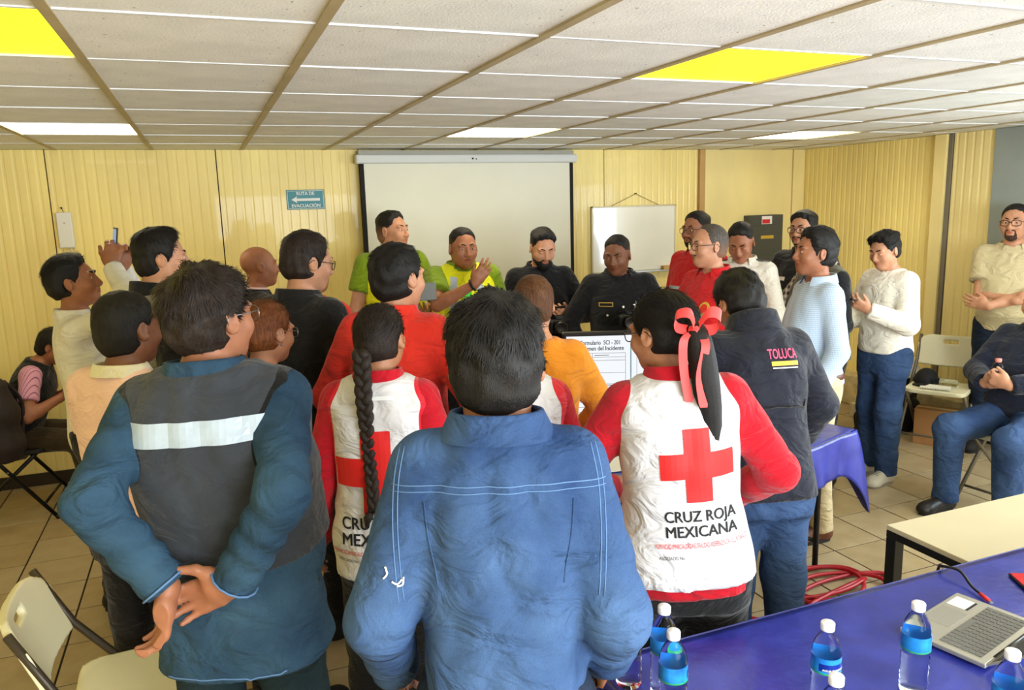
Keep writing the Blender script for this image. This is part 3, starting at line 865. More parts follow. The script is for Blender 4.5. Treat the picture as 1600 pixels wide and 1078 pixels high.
        b.tube([s.Hd(-.008, .103, z+.004), s.Hd(0, .106, z+.007), s.Hd(.008, .103, z+.004)], r*s.hk, 6)
        o = s.part('glasses', b, MATS[mat])
        if lens:
            for ring in fr:
                c = sum(ring)/len(ring); lb = MB(); lb._add([c]+list(ring), [(0, i+1, (i+1) % 20+1) for i in range(20)]); s.part('lens', lb, MATS['lens_glass'], o)
        return o
    # ---- clothes
    def folds(s, amp, f=1.0):
        r = s.rng.uniform(0, 6, 8); k = s.k
        def ridge(q): return 1 - 2*np.abs(np.sin(q*.5))**.75
        def fn(x, y, z):
            wob = 3*np.sin(7*x+r[0]) + 2.5*np.sin(6*y+9*z+r[1])
            a = ridge(30*f*z + 14*x*np.sin(4*z+r[6]) + wob)*np.clip(1.15-np.abs(z-.08*k)/.20, .12, 1)
            b = ridge(20*f*x + 16*z*np.tanh(x*9) + r[2] + 2.2*np.sin(9*z+r[3]))*np.clip((z-.02)/.3, .2, 1)*.8
            c = np.sin(46*f*x+30*z+r[4])*np.sin(38*f*z-20*x+r[5])*.3
            return amp*(a+b+c)*.6
        return fn
    def top(s, name, mat, off=.014, sleeve='long', hem=-.09, fold=.004, neck=.0, sl=(.056, .050, .044), cuff=None, arms='LR', puff=0.0, parent=None, short=.55, necky=0.0, flare=0.0, edge=0, stiff=.012):
        """shirt, sweater or jacket: torso and sleeves in one cloth"""
        k = s.k; res = s.res
        pts = [s.T(*p) for p in ((-.28*s.w, -.22, hem-.02), (.28*s.w, .24+s.belly, hem-.02), (-.28, -.22, .62), (.28, .24, .62), (-.28, .24, hem), (.28, -.22, hem))]
        if sleeve:
            for sd in arms:
                a = s.arm[sd]; pts += [a['S']+.1, a['S']-.1]
                if sleeve == 'long': pts += [a['E']+.09, a['E']-.09, a['W']+.07, a['W']-.07]
                else: pts += [a['S']*(1-short)+a['E']*short+.09, a['S']*(1-short)+a['E']*short-.09]
        pts = np.array(pts); lo = pts.min(0)-.02; hi = pts.max(0)+.02
        v = Vol(*[np.arange(lo[i], hi[i], res) for i in range(3)])
        U = lambda p, kk=.03, m='u': v.op(*p, k=kk*k, mode=m)
        z = s.Z.copy(); A = s.A.copy(); B = s.B.copy(); C = s.C.copy()
        z[0] = hem*k
        if hem > -.06: z = np.array([hem*k] + [q for q in s.Z if q > hem*k+.02]); A, B, C = [np.interp(z, s.Z, q) for q in (A, B, C)]
        if flare: A[0] += flare; B[0] += flare
        U(s_loft(s.O, s.R, z, A, B, C, off=off, folds=s.folds(fold) if fold else None, n=2.5))
        for sd in 'LR':
            a = s.arm[sd]
            U(s_cone(s.neck0 + (s.pivot-s.neck0)*.05 + 0*a['S'], a['S'] + (a['S']-s.sh['L' if sd == 'R' else 'R'])*-.06, (.046*k+off*.6), .050*k+off*.6), .05)
        if sleeve:
            for sd in arms:
                a = s.arm[sd]; s0 = s.rng.uniform(0, 6)
                r0, r1, r2 = [q*k for q in sl]
                if sleeve == 'long':
                    U(s_cone(a['S'], a['E'], r0, r1, wr=(fold*.40, 60, s0) if fold else None), stiff*2.5)
                    W = a['W'] - a['d']*0 - nrm(a['W']-a['E'])*.004
                    U(s_cone(a['E'], W, r1, r2, ends=(0, 1), wr=(fold*.55, 75, s0+1) if fold else None), .02)
                    if cuff:
                        c0 = W - nrm(W-a['E'])*cuff; U(s_cone(c0, W+nrm(W-a['E'])*.006, r2*1.0, r2*.98, ends=(1, 1)), .006)
                else:
                    e = a['S']*(1-short)+a['E']*short
                    U(s_cone(a['S'], e, r0, r0*1.04, ends=(0, 1), wr=(fold*.4, 50, s0) if fold else None), stiff*2.5)
        # neckline
        n0 = s.neck0; up = nrm(s.pivot-s.neck0)
        U(s_cone(n0 + up*(.035*k+neck) + s.R @ V3(0, necky, 0), n0 + up*.25, .056*k+off*.3, .08*k), .010, 's')
        me = v.mesh(name)
        if edge:
            nv_ = len(me.vertices); co = np.empty(nv_*3, np.float32); me.vertices.foreach_get('co', co); co = co.reshape(-1, 3)
            dd = np.full(nv_, 1.0)
            for sd in 'LR':
                a = s.arm[sd]; f_, _, _ = s_cone(a['S'], a['E'], edge*k, edge*.9*k); dd = np.minimum(dd, f_(co[:, 0], co[:, 1], co[:, 2]))
            f_, _, _ = s_cone(n0 + up*(.035*k+neck) + s.R @ V3(0, necky, 0), n0 + up*.25, .056*k+off*.3, .08*k); dd = np.minimum(dd, f_(co[:, 0], co[:, 1], co[:, 2]))
            at = me.attributes.new('edge', 'FLOAT', 'POINT'); at.data.foreach_set('value', np.clip(dd, -.1, .2).astype(np.float32))
        return obj(name, me, mat, parent or s.root)
    def collar(s, mat, h=.045, r=.068, flare=.016, name='collar', fy=.012, gap=35, thick=.004, drop=0.0, tilt=12, parent=None):
        k = s.k; n0 = s.neck0; up = nrm(s.pivot-s.neck0 + s.R @ V3(0, -.03, 0)); fw = nrm(s.R @ V3(0, 1, 0) - up*np.dot(s.R @ V3(0, 1, 0), up)); rt = np.cross(fw, up)
        base = n0 + up*(.040*k+drop) + fw*fy
        b = MB()
        def fn(u, v):
            a = math.radians(gap) + u*(2*math.pi-2*math.radians(gap))
            ww = v if v <= 1 else 1
            # v: 0 inside bottom .. .4 top .. 1 outside bottom
            if v < .45: t = v/.45; hh = t*h*k; rr = r*k
            elif v < .55: t = (v-.45)/.1; hh = h*k; rr = r*k + t*thick*2
            else: t = (v-.55)/.45; hh = h*k*(1-t*1.05); rr = r*k + thick*2 + flare*t
            fall = math.cos(a)*math.tan(math.radians(tilt))*(-rr)
            p = base + rt*math.sin(a)*rr*1.08 + fw*math.cos(a)*rr + up*(hh+fall)
            return p
        b.grid(fn, 40, 16)
        return s.part(name, b, mat, parent)
    def trousers(s, mat, top=.06, off=.012, r=(.098, .074, .060), fold=.004, name='trousers', butt=.02, res=None):
        k = s.k; res = res or .019
        pts = [s.T(-.24, -.2, top), s.T(.24, .2, top)]
        for sd in 'LR': pts += [s.hip[sd]+.15, s.hip[sd]-.2, s.knee[sd]+.12, s.knee[sd]-.12, s.ank[sd]+.1, s.ank[sd]-.1]
        pts = np.array(pts); lo = pts.min(0)-.02; hi = pts.max(0)+.02; lo[2] = max(lo[2], .0)
        v = Vol(*[np.arange(lo[i], hi[i], res) for i in range(3)])
        U = lambda p, kk=.03, m='u': v.op(*p, k=kk*k, mode=m)
        z = np.array([-.13*k, -.06*k, 0, top*k]); A, B, C = [np.interp(z, s.Z, q) for q in (s.A, s.B, s.C)]
        U(s_loft(s.O, s.R, z, A, B, C, off=off, n=2.4))
        for sd in 'LR':
            s0 = s.rng.uniform(0, 6)
            hp = s.hip[sd]
            U(s_ell(hp + s.rot0(0) @ V3(0, -.040, -.03)*k, V3(.080, .074, .10)*k), .04)
            U(s_cone(hp, s.knee[sd], r[0]*k, r[1]*k, wr=(fold, 24, s0) if fold else None), .05)
            U(s_cone(s.knee[sd], s.ank[sd] - V3(0, 0, .02), r[1]*k, r[2]*k, ends=(0, 1), wr=(fold*1.3, 34, s0+2) if fold else None), .04)
        return obj(name, v.mesh(name), mat, s.root)
    def belt(s, mat, z=.065, h=.034, off=.016, name='belt'):
        k = s.k; b = MB()
        A, B, C = [float(np.interp(z*k, s.Z, q)) for q in (s.A, s.B, s.C)]
        def fn(u, v):
            a = u*2*math.pi; ca, sa = math.cos(a), math.sin(a); n = 2.5
            q = (abs(ca)**n+abs(sa)**n)**(-1/n)
            o = off + (.004 if .2 < v < .8 else 0)
            return s.O + s.R @ V3((A+o)*ca*q, C+(B+o)*sa*q, (z + (v-.5)*h)*k)
        b.grid(fn, 48, 4); return s.part(name, b, mat)
    def shoes(s, mat, sole='sole_dark', wide=1.0, res=.013, high=.0):
        for sd, sg in (('L', -1), ('R', 1)):
            a = s.ank[sd]; k = s.k; fw = nrm((s.toe[sd]-a)*V3(1, 1, 0)); sx = V3(fw[1], -fw[0], 0)
            R = np.stack([sx, fw, V3(0, 0, 1)], 1)
            heel = V3(a[0], a[1], 0) - fw*.045*k; tip = V3(a[0], a[1], 0) + fw*.175*k
            lo = np.minimum(heel, tip)-.08; hi = np.maximum(heel, tip)+.08; lo[2] = -.01; hi[2] = .16
            v = Vol(*[np.arange(lo[i], hi[i], res) for i in range(3)])
            g = lambda y, z, x=0: V3(a[0], a[1], 0) + fw*y*k + V3(0, 0, z) + sx*x
            v.op(*s_cone(g(-.03, .045), g(.13, .035), .038*wide*k, .042*wide*k), k=.02)
            v.op(*s_ell(g(.15, .03), V3(.044*wide, .05, .036)*k, R), k=.03)
            v.op(*s_cone(g(-.02, .05), g(-.012, .125+high), .040*k, .038*k, ends=(0, 1)), k=.03)
            v.op(*s_cone(g(.02, .08), g(.10, .055), .034*k, .026*k), k=.03)
            v.every(lambda V, X, Y, Z: np.maximum(V, .016-Z))
            o = obj('shoe', v.mesh('shoe'), MATS[mat] if isinstance(mat, str) else mat, s.root)
            b = MB(); n = 28; out = []
            for i in range(n):
                t = 2*math.pi*i/n; y = .062 + .123*math.cos(t); w = (.036 + .012*max(0, math.cos(t+.0)))*wide*(abs(math.sin(t))**.8)*np.sign(math.sin(t))
                p = g(y, 0, w*k*1.08); out.append((p[0], p[1]))
            b.prism(out, .0, .024)
            s.part('sole', b, MATS[sole], o)
    # ---- printing laid on cloth
    def decal(s, name, target, verts, faces, org, xax, yax, mat, lift=.0025, parent=None, cell=None):
        """flat artwork in metres (x,y) thrown on to the cloth along the inward normal"""
        xax = nrm(xax); yax = nrm(yax - xax*np.dot(xax, yax)); nz = np.cross(xax, yax)
        bm = bmesh.new(); vv = [bm.verts.new((v[0], v[1], v[2] if len(v) > 2 else 0)) for v in verts]
        for f in faces:
            try: bm.faces.new([vv[i] for i in f])
            except ValueError: pass
        if cell:
            xs = [v[0] for v in verts]; ys = [v[1] for v in verts]
            for ax, (a, b_) in ((0, (min(xs), max(xs))), (1, (min(ys), max(ys)))):
                q = a + cell
                while q < b_:
                    c = [0, 0, 0]; c[ax] = q; nn = [0, 0, 0]; nn[ax] = 1
                    bmesh.ops.bisect_plane(bm, geom=bm.verts[:]+bm.edges[:]+bm.faces[:], plane_co=c, plane_no=nn); q += cell
        from mathutils.bvhtree import BVHTree
        key = target.data.name
        if key not in BVH:
            m = target.data; BVH[key] = BVHTree.FromPolygons([v.co for v in m.vertices], [p.vertices for p in m.polygons])
        bv = BVH[key]; dirv = Vector(-nz); org = np.asarray(org, float)
        for v in bm.verts:
            p = org + xax*v.co.x + yax*v.co.y + nz*.4
            hit = bv.ray_cast(Vector(p), dirv, 1.2)
            if hit[0] is None:
                n_ = bv.find_nearest(Vector(org + xax*v.co.x + yax*v.co.y)); hit = n_
            v.co = hit[0] - dirv*(lift + v.co.z)
        me = bpy.data.meshes.new(name); bm.to_mesh(me); bm.free()
        return obj(name, me, mat, parent or target)
    def rect(s, name, target, w, h, org, xax, yax, mat, **kw):
        return s.decal(name, target, [(-w/2, -h/2), (w/2, -h/2), (w/2, h/2), (-w/2, h/2)], [(0, 1, 2, 3)], org, xax, yax, mat, cell=kw.pop('cell', .02), **kw)
    def text(s, name, target, txt, size, org, xax, yax, mat, bold=False, width=None, **kw):
        vs, fs = text_mesh(txt, size, bold)
        if width:
            w = max(v.x for v in vs)-min(v.x for v in vs)
            for v in vs: v.x *= width/w
        return s.decal(name, target, [(v.x, v.y, v.z) for v in vs], fs, org, xax, yax, mat, **kw)
BVH = {}
def fade_mat(hair, skin):
    nm = hair + '_clipped_' + skin.name
    if nm in MATS: return MATS[nm]
    m = MATS[hair].copy(); m.name = nm; MATS[nm] = m; nt = m.node_tree; b = nt.nodes['Principled BSDF']
    src = b.inputs['Base Color'].links[0].from_socket; sk = SKIN[skin.name]
    at = nt.nodes.new('ShaderNodeAttribute'); at.attribute_name = 'fade'; mx = nt.nodes.new('ShaderNodeMix'); mx.data_type = 'RGBA'
    mx.inputs['A'].default_value = (*[c*.42 for c in lin(sk)], 1); nt.links.new(src, mx.inputs['B']); nt.links.new(at.outputs['Fac'], mx.inputs['Factor']); nt.links.new(mx.outputs['Result'], b.inputs['Base Color'])
    return m
def bald_cut(c): return c is not None
# ------------------------------------------------------------------ cloth materials
def cloth(name, rgb, rough=.85, noise=.10, nscale=12, bump=.25, bscale=420, **kw):
    if name in MATS: return MATS[name]
    return wrinkled(material(name, rgb, rough, noise=noise, nscale=nscale, bump=bump, bscale=bscale, sheen=kw.pop('sheen', .15), spec=.25, **kw))
def denim(name, dark, light, wear=3.0):
    m = cloth(name, dark, rgb2=light, noise=1, nscale=wear, detail=7, bump=.35, bscale=500, sheen=.0001)
    nt = m.node_tree; b = nt.nodes['Principled BSDF']; src = b.inputs['Base Color'].links[0].from_socket
    tc = nt.nodes.new('ShaderNodeTexCoord'); mp = nt.nodes.new('ShaderNodeMapping'); mp.inputs['Scale'].default_value = (620, 620, 260)
    n = nt.nodes.new('ShaderNodeTexNoise'); n.inputs['Scale'].default_value = 1; n.inputs['Detail'].default_value = 2
    nt.links.new(tc.outputs['Object'], mp.inputs['Vector']); nt.links.new(mp.outputs['Vector'], n.inputs['Vector'])
    mx = nt.nodes.new('ShaderNodeMix'); mx.data_type = 'RGBA'; mx.blend_type = 'OVERLAY'; mx.inputs['Factor'].default_value = .30
    nt.links.new(src, mx.inputs['A']); nt.links.new(n.outputs['Fac'], mx.inputs['B']); nt.links.new(mx.outputs['Result'], b.inputs['Base Color'])
    return m
def checks(name, base, line, sx, width=.2, soft=False, rough=.85):
    """woven checks or stripes in the cloth's own coordinates"""
    m = material(name, base, rough, sheen=.1, spec=.25); nt = m.node_tree; b = nt.nodes['Principled BSDF']
    tc = nt.nodes.new('ShaderNodeTexCoord'); sp = nt.nodes.new('ShaderNodeSeparateXYZ'); nt.links.new(tc.outputs['Object'], sp.inputs['Vector'])
    ad = nt.nodes.new('ShaderNodeMath'); ad.operation = 'ADD'; nt.links.new(sp.outputs['X'], ad.inputs[0]); nt.links.new(sp.outputs['Y'], ad.inputs[1])
    outs = []
    for src, on in ((ad.outputs[0], sx[0]), (sp.outputs['Z'], sx[1])):
        if not on: continue
        mu = nt.nodes.new('ShaderNodeMath'); mu.operation = 'MULTIPLY'; mu.inputs[1].default_value = on; nt.links.new(src, mu.inputs[0])
        fr = nt.nodes.new('ShaderNodeMath'); fr.operation = 'FRACT'; nt.links.new(mu.outputs[0], fr.inputs[0])
        lt = nt.nodes.new('ShaderNodeMath'); lt.operation = 'LESS_THAN'; lt.inputs[1].default_value = width; nt.links.new(fr.outputs[0], lt.inputs[0]); outs.append(lt.outputs[0])
    o = outs[0]
    if len(outs) > 1:
        a2 = nt.nodes.new('ShaderNodeMath'); a2.operation = 'ADD'; nt.links.new(outs[0], a2.inputs[0]); nt.links.new(outs[1], a2.inputs[1])
        hv = nt.nodes.new('ShaderNodeMath'); hv.operation = 'MULTIPLY'; hv.inputs[1].default_value = .5 if soft else 1; hv.use_clamp = True; nt.links.new(a2.outputs[0], hv.inputs[0]); o = hv.outputs[0]
    mx = nt.nodes.new('ShaderNodeMix'); mx.data_type = 'RGBA'; mx.inputs['A'].default_value = (*lin(base), 1); mx.inputs['B'].default_value = (*lin(line), 1)
    nt.links.new(o, mx.inputs['Factor']); nt.links.new(mx.outputs['Result'], b.inputs['Base Color'])
    return m
D_blue = denim('denim_mid_blue', (30, 54, 94), (70, 98, 138), 5); D_teal = denim('denim_teal', (26, 50, 72), (58, 88, 110), 5); D_jean = denim('jeans_blue', (30, 48, 82), (64, 90, 128), 4); D_dark = denim('jeans_dark', (20, 30, 46), (34, 46, 66), 5)
D_green = denim('jeans_green_dark', (20, 36, 42), (34, 52, 56), 6)
C_slate = cloth('vest_slate', (54, 58, 64), noise=.15); C_black = cloth('black_cloth', (20, 20, 22)); C_black2 = cloth('black_wool', (26, 25, 25)); C_navy = cloth('navy_cloth', (22, 25, 38), rough=.7); C_navy2 = cloth('navy_knit', (18, 24, 40)); C_trs = cloth('dark_trousers', (24, 22, 24)); C_brown = cloth('brown_trousers', (46, 34, 26))
C_white = cloth('white_cotton', (232, 228, 214), noise=.04); C_pink = cloth('pale_pink_pique', (238, 198, 188), noise=.04, bump=.4, bscale=300); C_cream = cloth('cream_collar', (226, 220, 196), noise=.04)
C_red = cloth('red_jacket', (196, 26, 30), noise=.06); C_red2 = cloth('red_fleece', (178, 12, 30), noise=.06); C_red3 = cloth('red_overall', (214, 48, 34), noise=.06); C_vw = cloth('vest_white', (212, 209, 209), noise=.03, rough=.55, bump=.1)
C_lime = cloth('lime_polo', (122, 148, 26), noise=.06); C_hv = cloth('hivis_yellow', (232, 234, 18), noise=.05, rough=.6); C_org = cloth('orange_sweater', (224, 140, 36), noise=.05)
C_silver = material('reflective_silver', (176, 192, 206), .35, noise=.08, nscale=30, spec=.7); C_bind = cloth('black_binding', (18, 18, 18)); C_khaki = cloth('khaki_twill', (196, 180, 142), noise=.06); C_beige = cloth('beige_pique', (196, 182, 142), noise=.05, bump=.4, bscale=300)
C_knit = cloth('white_rib_knit', (238, 232, 216), noise=.03, bump=.4, bscale=120); C_grey = cloth('grey_tweed', (120, 114, 98), noise=.5, nscale=260, bump=.6, bscale=300); C_olive = cloth('olive_quilt', (84, 80, 60), noise=.1); C_badge = material('badge_navy', (20, 34, 84), .6); C_ink = material('print_black', (20, 20, 22), .7); C_inkw = material('print_white', (235, 235, 232), .7); C_inkr = material('print_red', (206, 40, 44), .7); C_cross = material('print_cross_red', (216, 28, 26), .6)
C_gold = material('gold_thread', (206, 168, 60), .5); C_star = material('silver_badge', (208, 206, 196), .3, .8); C_green = material('green_card', (60, 200, 60), .5); C_stitch = material('denim_stitch', (92, 126, 170), .8); C_belt = material('brown_leather', (92, 50, 30), .45); C_shoe = material('brown_shoe_leather', (98, 52, 30), .35, noise=.2, nscale=8); C_sneak = material('white_sneaker', (182, 176, 158), .6, noise=.05); C_bshoe = material('black_shoe_leather', (22, 20, 20), .4)
C_vio = material('patch_grey', (150, 150, 150), .6)
C_blue_chk = checks('sky_blue_fine_check', (196, 214, 232), (120, 152, 190), (95, 95), .22, True)
C_plaid = checks('brown_cream_gingham', (206, 190, 170), (52, 32, 36), (26, 26), .5, True)
C_pstr = checks('pink_stripe', (222, 160, 186), (150, 92, 120), (42, 0), .2)
C_slate_e = edged('vest_slate_bound', C_slate, (16, 16, 16), .007); C_vw_e = edged('vest_white_bound', C_vw, (206, 24, 40), .011)
X, Y_, Z_ = V3(1, 0, 0), V3(0, 1, 0), V3(0, 0, 1)

def stitch(p, name, target, pts, mat=None, r=.0016, lift=.001, n=6):
    """a sewn seam following the cloth: pts in (local) space, thrown inwards along given direction"""
    from mathutils.bvhtree import BVHTree
    key = target.data.name
    if key not in BVH:
        m = target.data; BVH[key] = BVHTree.FromPolygons([v.co for v in m.vertices], [q.vertices for q in m.polygons])
    out = []
    for q in spline(pts, n):
        h = BVH[key].find_nearest(q); out.append(h[0] + h[1]*lift)
    b = MB(); b.tube(out, r, 5); return b.build(name, mat or C_stitch, target)

def seam(p, name, target, pts, d, mat=None, r=.0014, n=6):
    """a sewn line thrown on to the cloth along d"""
    from mathutils.bvhtree import BVHTree
    key = target.data.name
    if key not in BVH:
        m = target.data; BVH[key] = BVHTree.FromPolygons([v.co for v in m.vertices], [q.vertices for q in m.polygons])
    d = Vector(d).normalized(); out = []
    for q in spline(pts, n):
        h = BVH[key].ray_cast(q - d*.5, d, 1.0)
        if h[0] is not None: out.append(h[0] - d*.0006)
    if len(out) < 2: return None
    b = MB(); b.tube(out, r, 5); return b.build(name, mat or C_stitch, target)

def dims(p, name, tgt, txt, size, x, z, front=True, mat=None, y=.3, **kw):
    """lettering on the chest (front) or the back, at torso coordinates x,z"""
    xa = p.R @ (V3(-1, 0, 0) if front else V3(1, 0, 0)); o = p.T(x, (y if front else -y)*.3, z)
    return p.text(name, tgt, txt, size, o, xa, p.R @ Z_, mat or C_ink, **kw)
def patch(p, name, tgt, w, h, x, z, front=True, mat=None, ang=0, **kw):
    a = math.radians(ang); s_ = -1 if front else 1
    xa = p.R @ V3(s_*math.cos(a), 0, math.sin(a)); ya = p.R @ V3(-s_*math.sin(a), 0, math.cos(a)); o = p.T(x, .1 if front else -.1, z)
    return p.rect(name, tgt, w, h, o, xa, ya, mat, **kw)

def star(n, r, inner, a0=0.0):
    return [(0, 0)] + [(r*(1 if i % 2 == 0 else inner)*math.cos(math.pi*i/n+a0), r*(1 if i % 2 == 0 else inner)*math.sin(math.pi*i/n+a0)) for i in range(2*n)], [(0, i+1, (i+1) % (2*n)+1) for i in range(2*n)]

# ================================================================== the front row, seen from behind
# man in the denim shirt, nearest
p = P_denim = Person('man in a blue denim shirt standing nearest, back to the viewer', 0.497, 1.357, -21, H=1.77, w=0.86, d=0.95, belly=.03, res=.0095, headres=.0055, lean=2, head=(-2, 6, 0), hscale=1.03, nk=-0.035,
    armL=dict(w=(-.235, .13, .93), pole=(-.32, -1, 0), show=False), armR=dict(w=(.215, .14, .93), pole=(.25, -1, 0), show=False), skin='skin_tan', shw=1.02)
p.body(face=False); p.hair(top=.020, side=.012, back=.014, nape=-.085, mess=.0025, strands=9000, slen=.04, swid=.0011, flow='crown', st=.0048)
t = p.top('shirt', D_blue, off=.020, fold=.011, sl=(.064, .060, .048), cuff=.06, hem=-.16)
p.collar(D_blue, h=.050, r=.070, flare=.024, gap=30); p.trousers(D_dark); p.shoes('sole_dark')
yz = .482
for dz, rr in ((0, .0012), (-.011, .0010)): seam(p, 'yoke_seam', t, [p.T(x, 0, yz+dz-.25*x*x) for x in (-.19, -.1, 0, .1, .19)], (0, 1, 0), r=rr)
for g in (-1, 1):
    for dx in (0, .009): seam(p, 'armhole_seam', t, [p.T(g*(.165+dx), 0, .535), p.T(g*(.176+dx), 0, .47), p.T(g*(.178+dx), 0, .38), p.T(g*(.172+dx), 0, .27)], (0, 1, 0), r=.0010)
    seam(p, 'back_pleat', t, [p.T(g*.13, 0, .45), p.T(g*.125, 0, .39), p.T(g*.11, 0, .30)], (0, 1, 0), r=.0020, mat=D_blue)
a = p.arm['L']; m_ = a['S']*.35+a['E']*.65
for i, (dx, dz, an) in enumerate(((-.012, .012, .9), (.004, .006, -.5), (.014, -.004, .2))):
    b = MB(); c = m_ + V3(dx, -.07, dz); stitch(p, 'torn_threads', t, [c, c+V3(math.cos(an)*.012, 0, math.sin(an)*.012), c+V3(math.cos(an+.6)*.02, 0, math.sin(an+.6)*.022)], mat=C_inkw, r=.0018, lift=.002)

# man in the slate vest with hands clasped behind him
p = P_vest = Person('man in a dark slate vest with a reflective stripe, hands clasped behind his back', 0.002, 2.007, -24, H=1.81, w=1.08, d=1.04, belly=.05, res=.0098, headres=.0052, lean=0, head=(-28, 0, 0), hscale=0.95, shw=1.04, nk=-0.022, armk=0.9, side=-3,
    armL=dict(w=(-.062, -.250, 1.085), pole=(-.5, -.9, -.1), dir=(-.12, -.10, -1), palm=(-.75, -.45, 0), cl=(48, 40, 32, 26), thumb=30, res=.0038),
    armR=dict(w=(.075, -.220, 1.078), pole=(.65, -.9, 0), dir=(-.86, .02, -.34), palm=(0, -1, 0), cl=(20, 20, 20, 20), thumb=58, res=.0038), skin='skin_tan')
p.body(face=True); p.hair(top=.022, side=.013, back=.016, nape=-.08, mess=.0045, freq=60, strands=9000, slen=.045, swid=.0012, flow='crown', st=.0048, mat='hair_soft')
p.glasses('steel')
t = p.top('shirt', D_teal, off=.026, fold=.010, sl=(.058, .054, .046), cuff=.06, hem=-.14, flare=.020)
p.collar(D_teal, h=.045, r=.074, gap=40)
p.trousers(D_green, r=(.086, .078, .068), off=.004, res=.011); p.shoes('sole_dark')
v = p.top('vest', C_slate_e, off=.042, fold=.009, sleeve=None, hem=.115, edge=.064)
patch(p, 'reflective_stripe', v, .42, .056, 0, .445, front=False, mat=C_silver, cell=.015)
stitch(p, 'hem_band', t, [p.T(x, -.25, -.125) for x in (-.2, -.1, 0, .1, .2)], mat=C_stitch, r=.002)
b = MB(); b.tube([p.T(.02, -.19, -.245), p.T(.02, -.20, -.246)], .011, 14); p.part('rivet', b, MATS['brown_leather'] if 'brown_leather' in MATS else C_belt)
for sd in 'LR':
    a = p.arm[sd]; u = nrm(a['W']-a['E'])
    ring = [a['W'] - u*.008 + .051*p.k*(math.cos(q)*nrm(np.cross(u, Z_)) + math.sin(q)*np.cross(u, nrm(np.cross(u, Z_)))) for q in np.linspace(0, 6.28, 16)[:-1]]
    b = MB(); b.tube(ring, .0028, 5, closed=True); p.part('cuff_edge', b, C_stitch)

# man in the pale pink polo
p = Person('man in a pale pink polo shirt with cream collar, seen from behind', -0.262, 2.887, -40, H=1.65, w=1.06, d=1.1, belly=.04, res=.0105, headres=.006, head=(-8, 4, 0), hscale=1.1, skin='skin_dark', nk=-0.015,
    armL=dict(w=(-.10, .26, 1.08), pole=(-.35, -.6, -1)), armR=dict(w=(.12, .24, 1.05), pole=(1, -.5, -.6)))
p.body(); p.hair(top=.012, side=.007, back=.008, nape=-.085, mess=.0012, strands=4000, slen=.02, swid=.0010, flow='crown')
p.top('polo_shirt', C_pink, off=.018, sleeve='short', fold=.003, hem=-.02, sl=(.072, .06, .05)); p.collar(C_cream, h=.04, r=.074); p.trousers(C_trs); p.belt(C_brown, z=-.03, h=.05, off=.018); p.shoes('sole_dark')

# girl with the long braid
def red_cross_vest(p, cross=.27, txt=True, cz=.16, hem=-.13, off=.034, tx=0.0, tz=(0, 0, 0, 0), tw=.25):
    v = p.top('vest', C_vw_e, off=off, fold=.005, sleeve=None, hem=hem, neck=-.020, flare=.006, edge=.066)
    h = cross/2; q = cross/6*1.05
    pts = [(-h, -q), (-q, -q), (-q, -h), (q, -h), (q, -q), (h, -q), (h, q), (q, q), (q, h), (-q, h), (-q, q), (-h, q)]
    fs = [(0, 1, 10, 11), (1, 4, 7, 10), (4, 5, 6, 7), (2, 3, 4, 1), (10, 7, 8, 9)]
    p.decal('cross', v, pts, fs, p.T(tx, -.1, cz), p.R @ X, p.R @ Z_, C_cross, cell=.015)
    if txt:
        dims(p, 'lettering', v, 'CRUZ ROJA', tw*.215, tx, tz[0], False, C_ink, bold=True, width=tw, cell=.03)
        dims(p, 'lettering', v, 'MEXICANA', tw*.215, tx, tz[1], False, C_ink, bold=True, width=tw, cell=.03)
        dims(p, 'small_lettering', v, 'HUMANIDAD-IMPARCIALIDAD-NEUTRALIDAD-INDEPENDENCIA-VOLUNTARIADO', .020, tx, tz[2], False, C_inkr, width=tw*1.3, cell=.04)
        dims(p, 'small_lettering', v, 'ASOCIADO No.', .013, tx-tw*.45, tz[3], False, C_ink, width=.07, cell=.04)
    return v
p = Person('young woman with a long dark braid in a white vest with a red cross', 0.505, 2.453, -22, H=1.616, w=0.92, d=.95, res=.0105, headres=.006, head=(-14, 6, 0), female=True, skin='skin_mid', shw=1.0, nk=-0.01,
    armL=dict(w=(-.245, .03, .80), pole=(-.3, -1, 0)), armR=dict(w=(.245, .05, .82), pole=(.3, -1, 0)))
p.body(face=False); p.hair(top=.010, side=.007, back=.012, nape=-.075, mess=.0008, strands=3500, slen=.05, swid=.0009, flow='tail', mat='hair_soft')
p.top('jacket', C_red2, off=.022, fold=.004, sl=(.064, .055, .05), hem=-.10); p.collar(C_red2, h=.055, r=.066, name='collar'); p.trousers(C_black); p.shoes('sole_dark')
v = red_cross_vest(p, .27, True, .265, hem=-.12, tz=(.07, .015, -.02, -.045), tw=.25)
patch(p, 'collar_stripe', v, .12, .012, 0, .515, False, C_inkw)
b = MB()
top0 = p.Hd(-.012, -.125, -.03)
for st in range(3):
    pts = []
    for i in range(60):
        f = i/59; z = f*.50; ph = f*30 + st*2.094
        cy = -.01-.055*min(1, f*3.5) ; 
        am = .016*(1-.35*f); pts.append(top0 + V3(.02*f+am*math.sin(ph), cy + am*.55*math.sin(2*ph) + .05*(1-f)*f*2-.004, -z))
    b.tube(pts, [.0155*(1-.35*i/59)*(.8 if i == 0 else 1) for i in range(60)], 8)
br = p.part('braid', b, MATS['hair_soft'])
b = MB()
for (dx, dz0, L, r) in ((-.02, -.50, .06, .014), (.025, -.50, .09, .010)):
    c = top0 + V3(.02+dx*.5, -.062, dz0); b.tube([c, c+V3(dx*.6, -.004, -L*.4), c+V3(dx, 0, -L)], [r*.7, r, .002], 8)
p.part('braid_tip', b, MATS['hair_soft'], br)

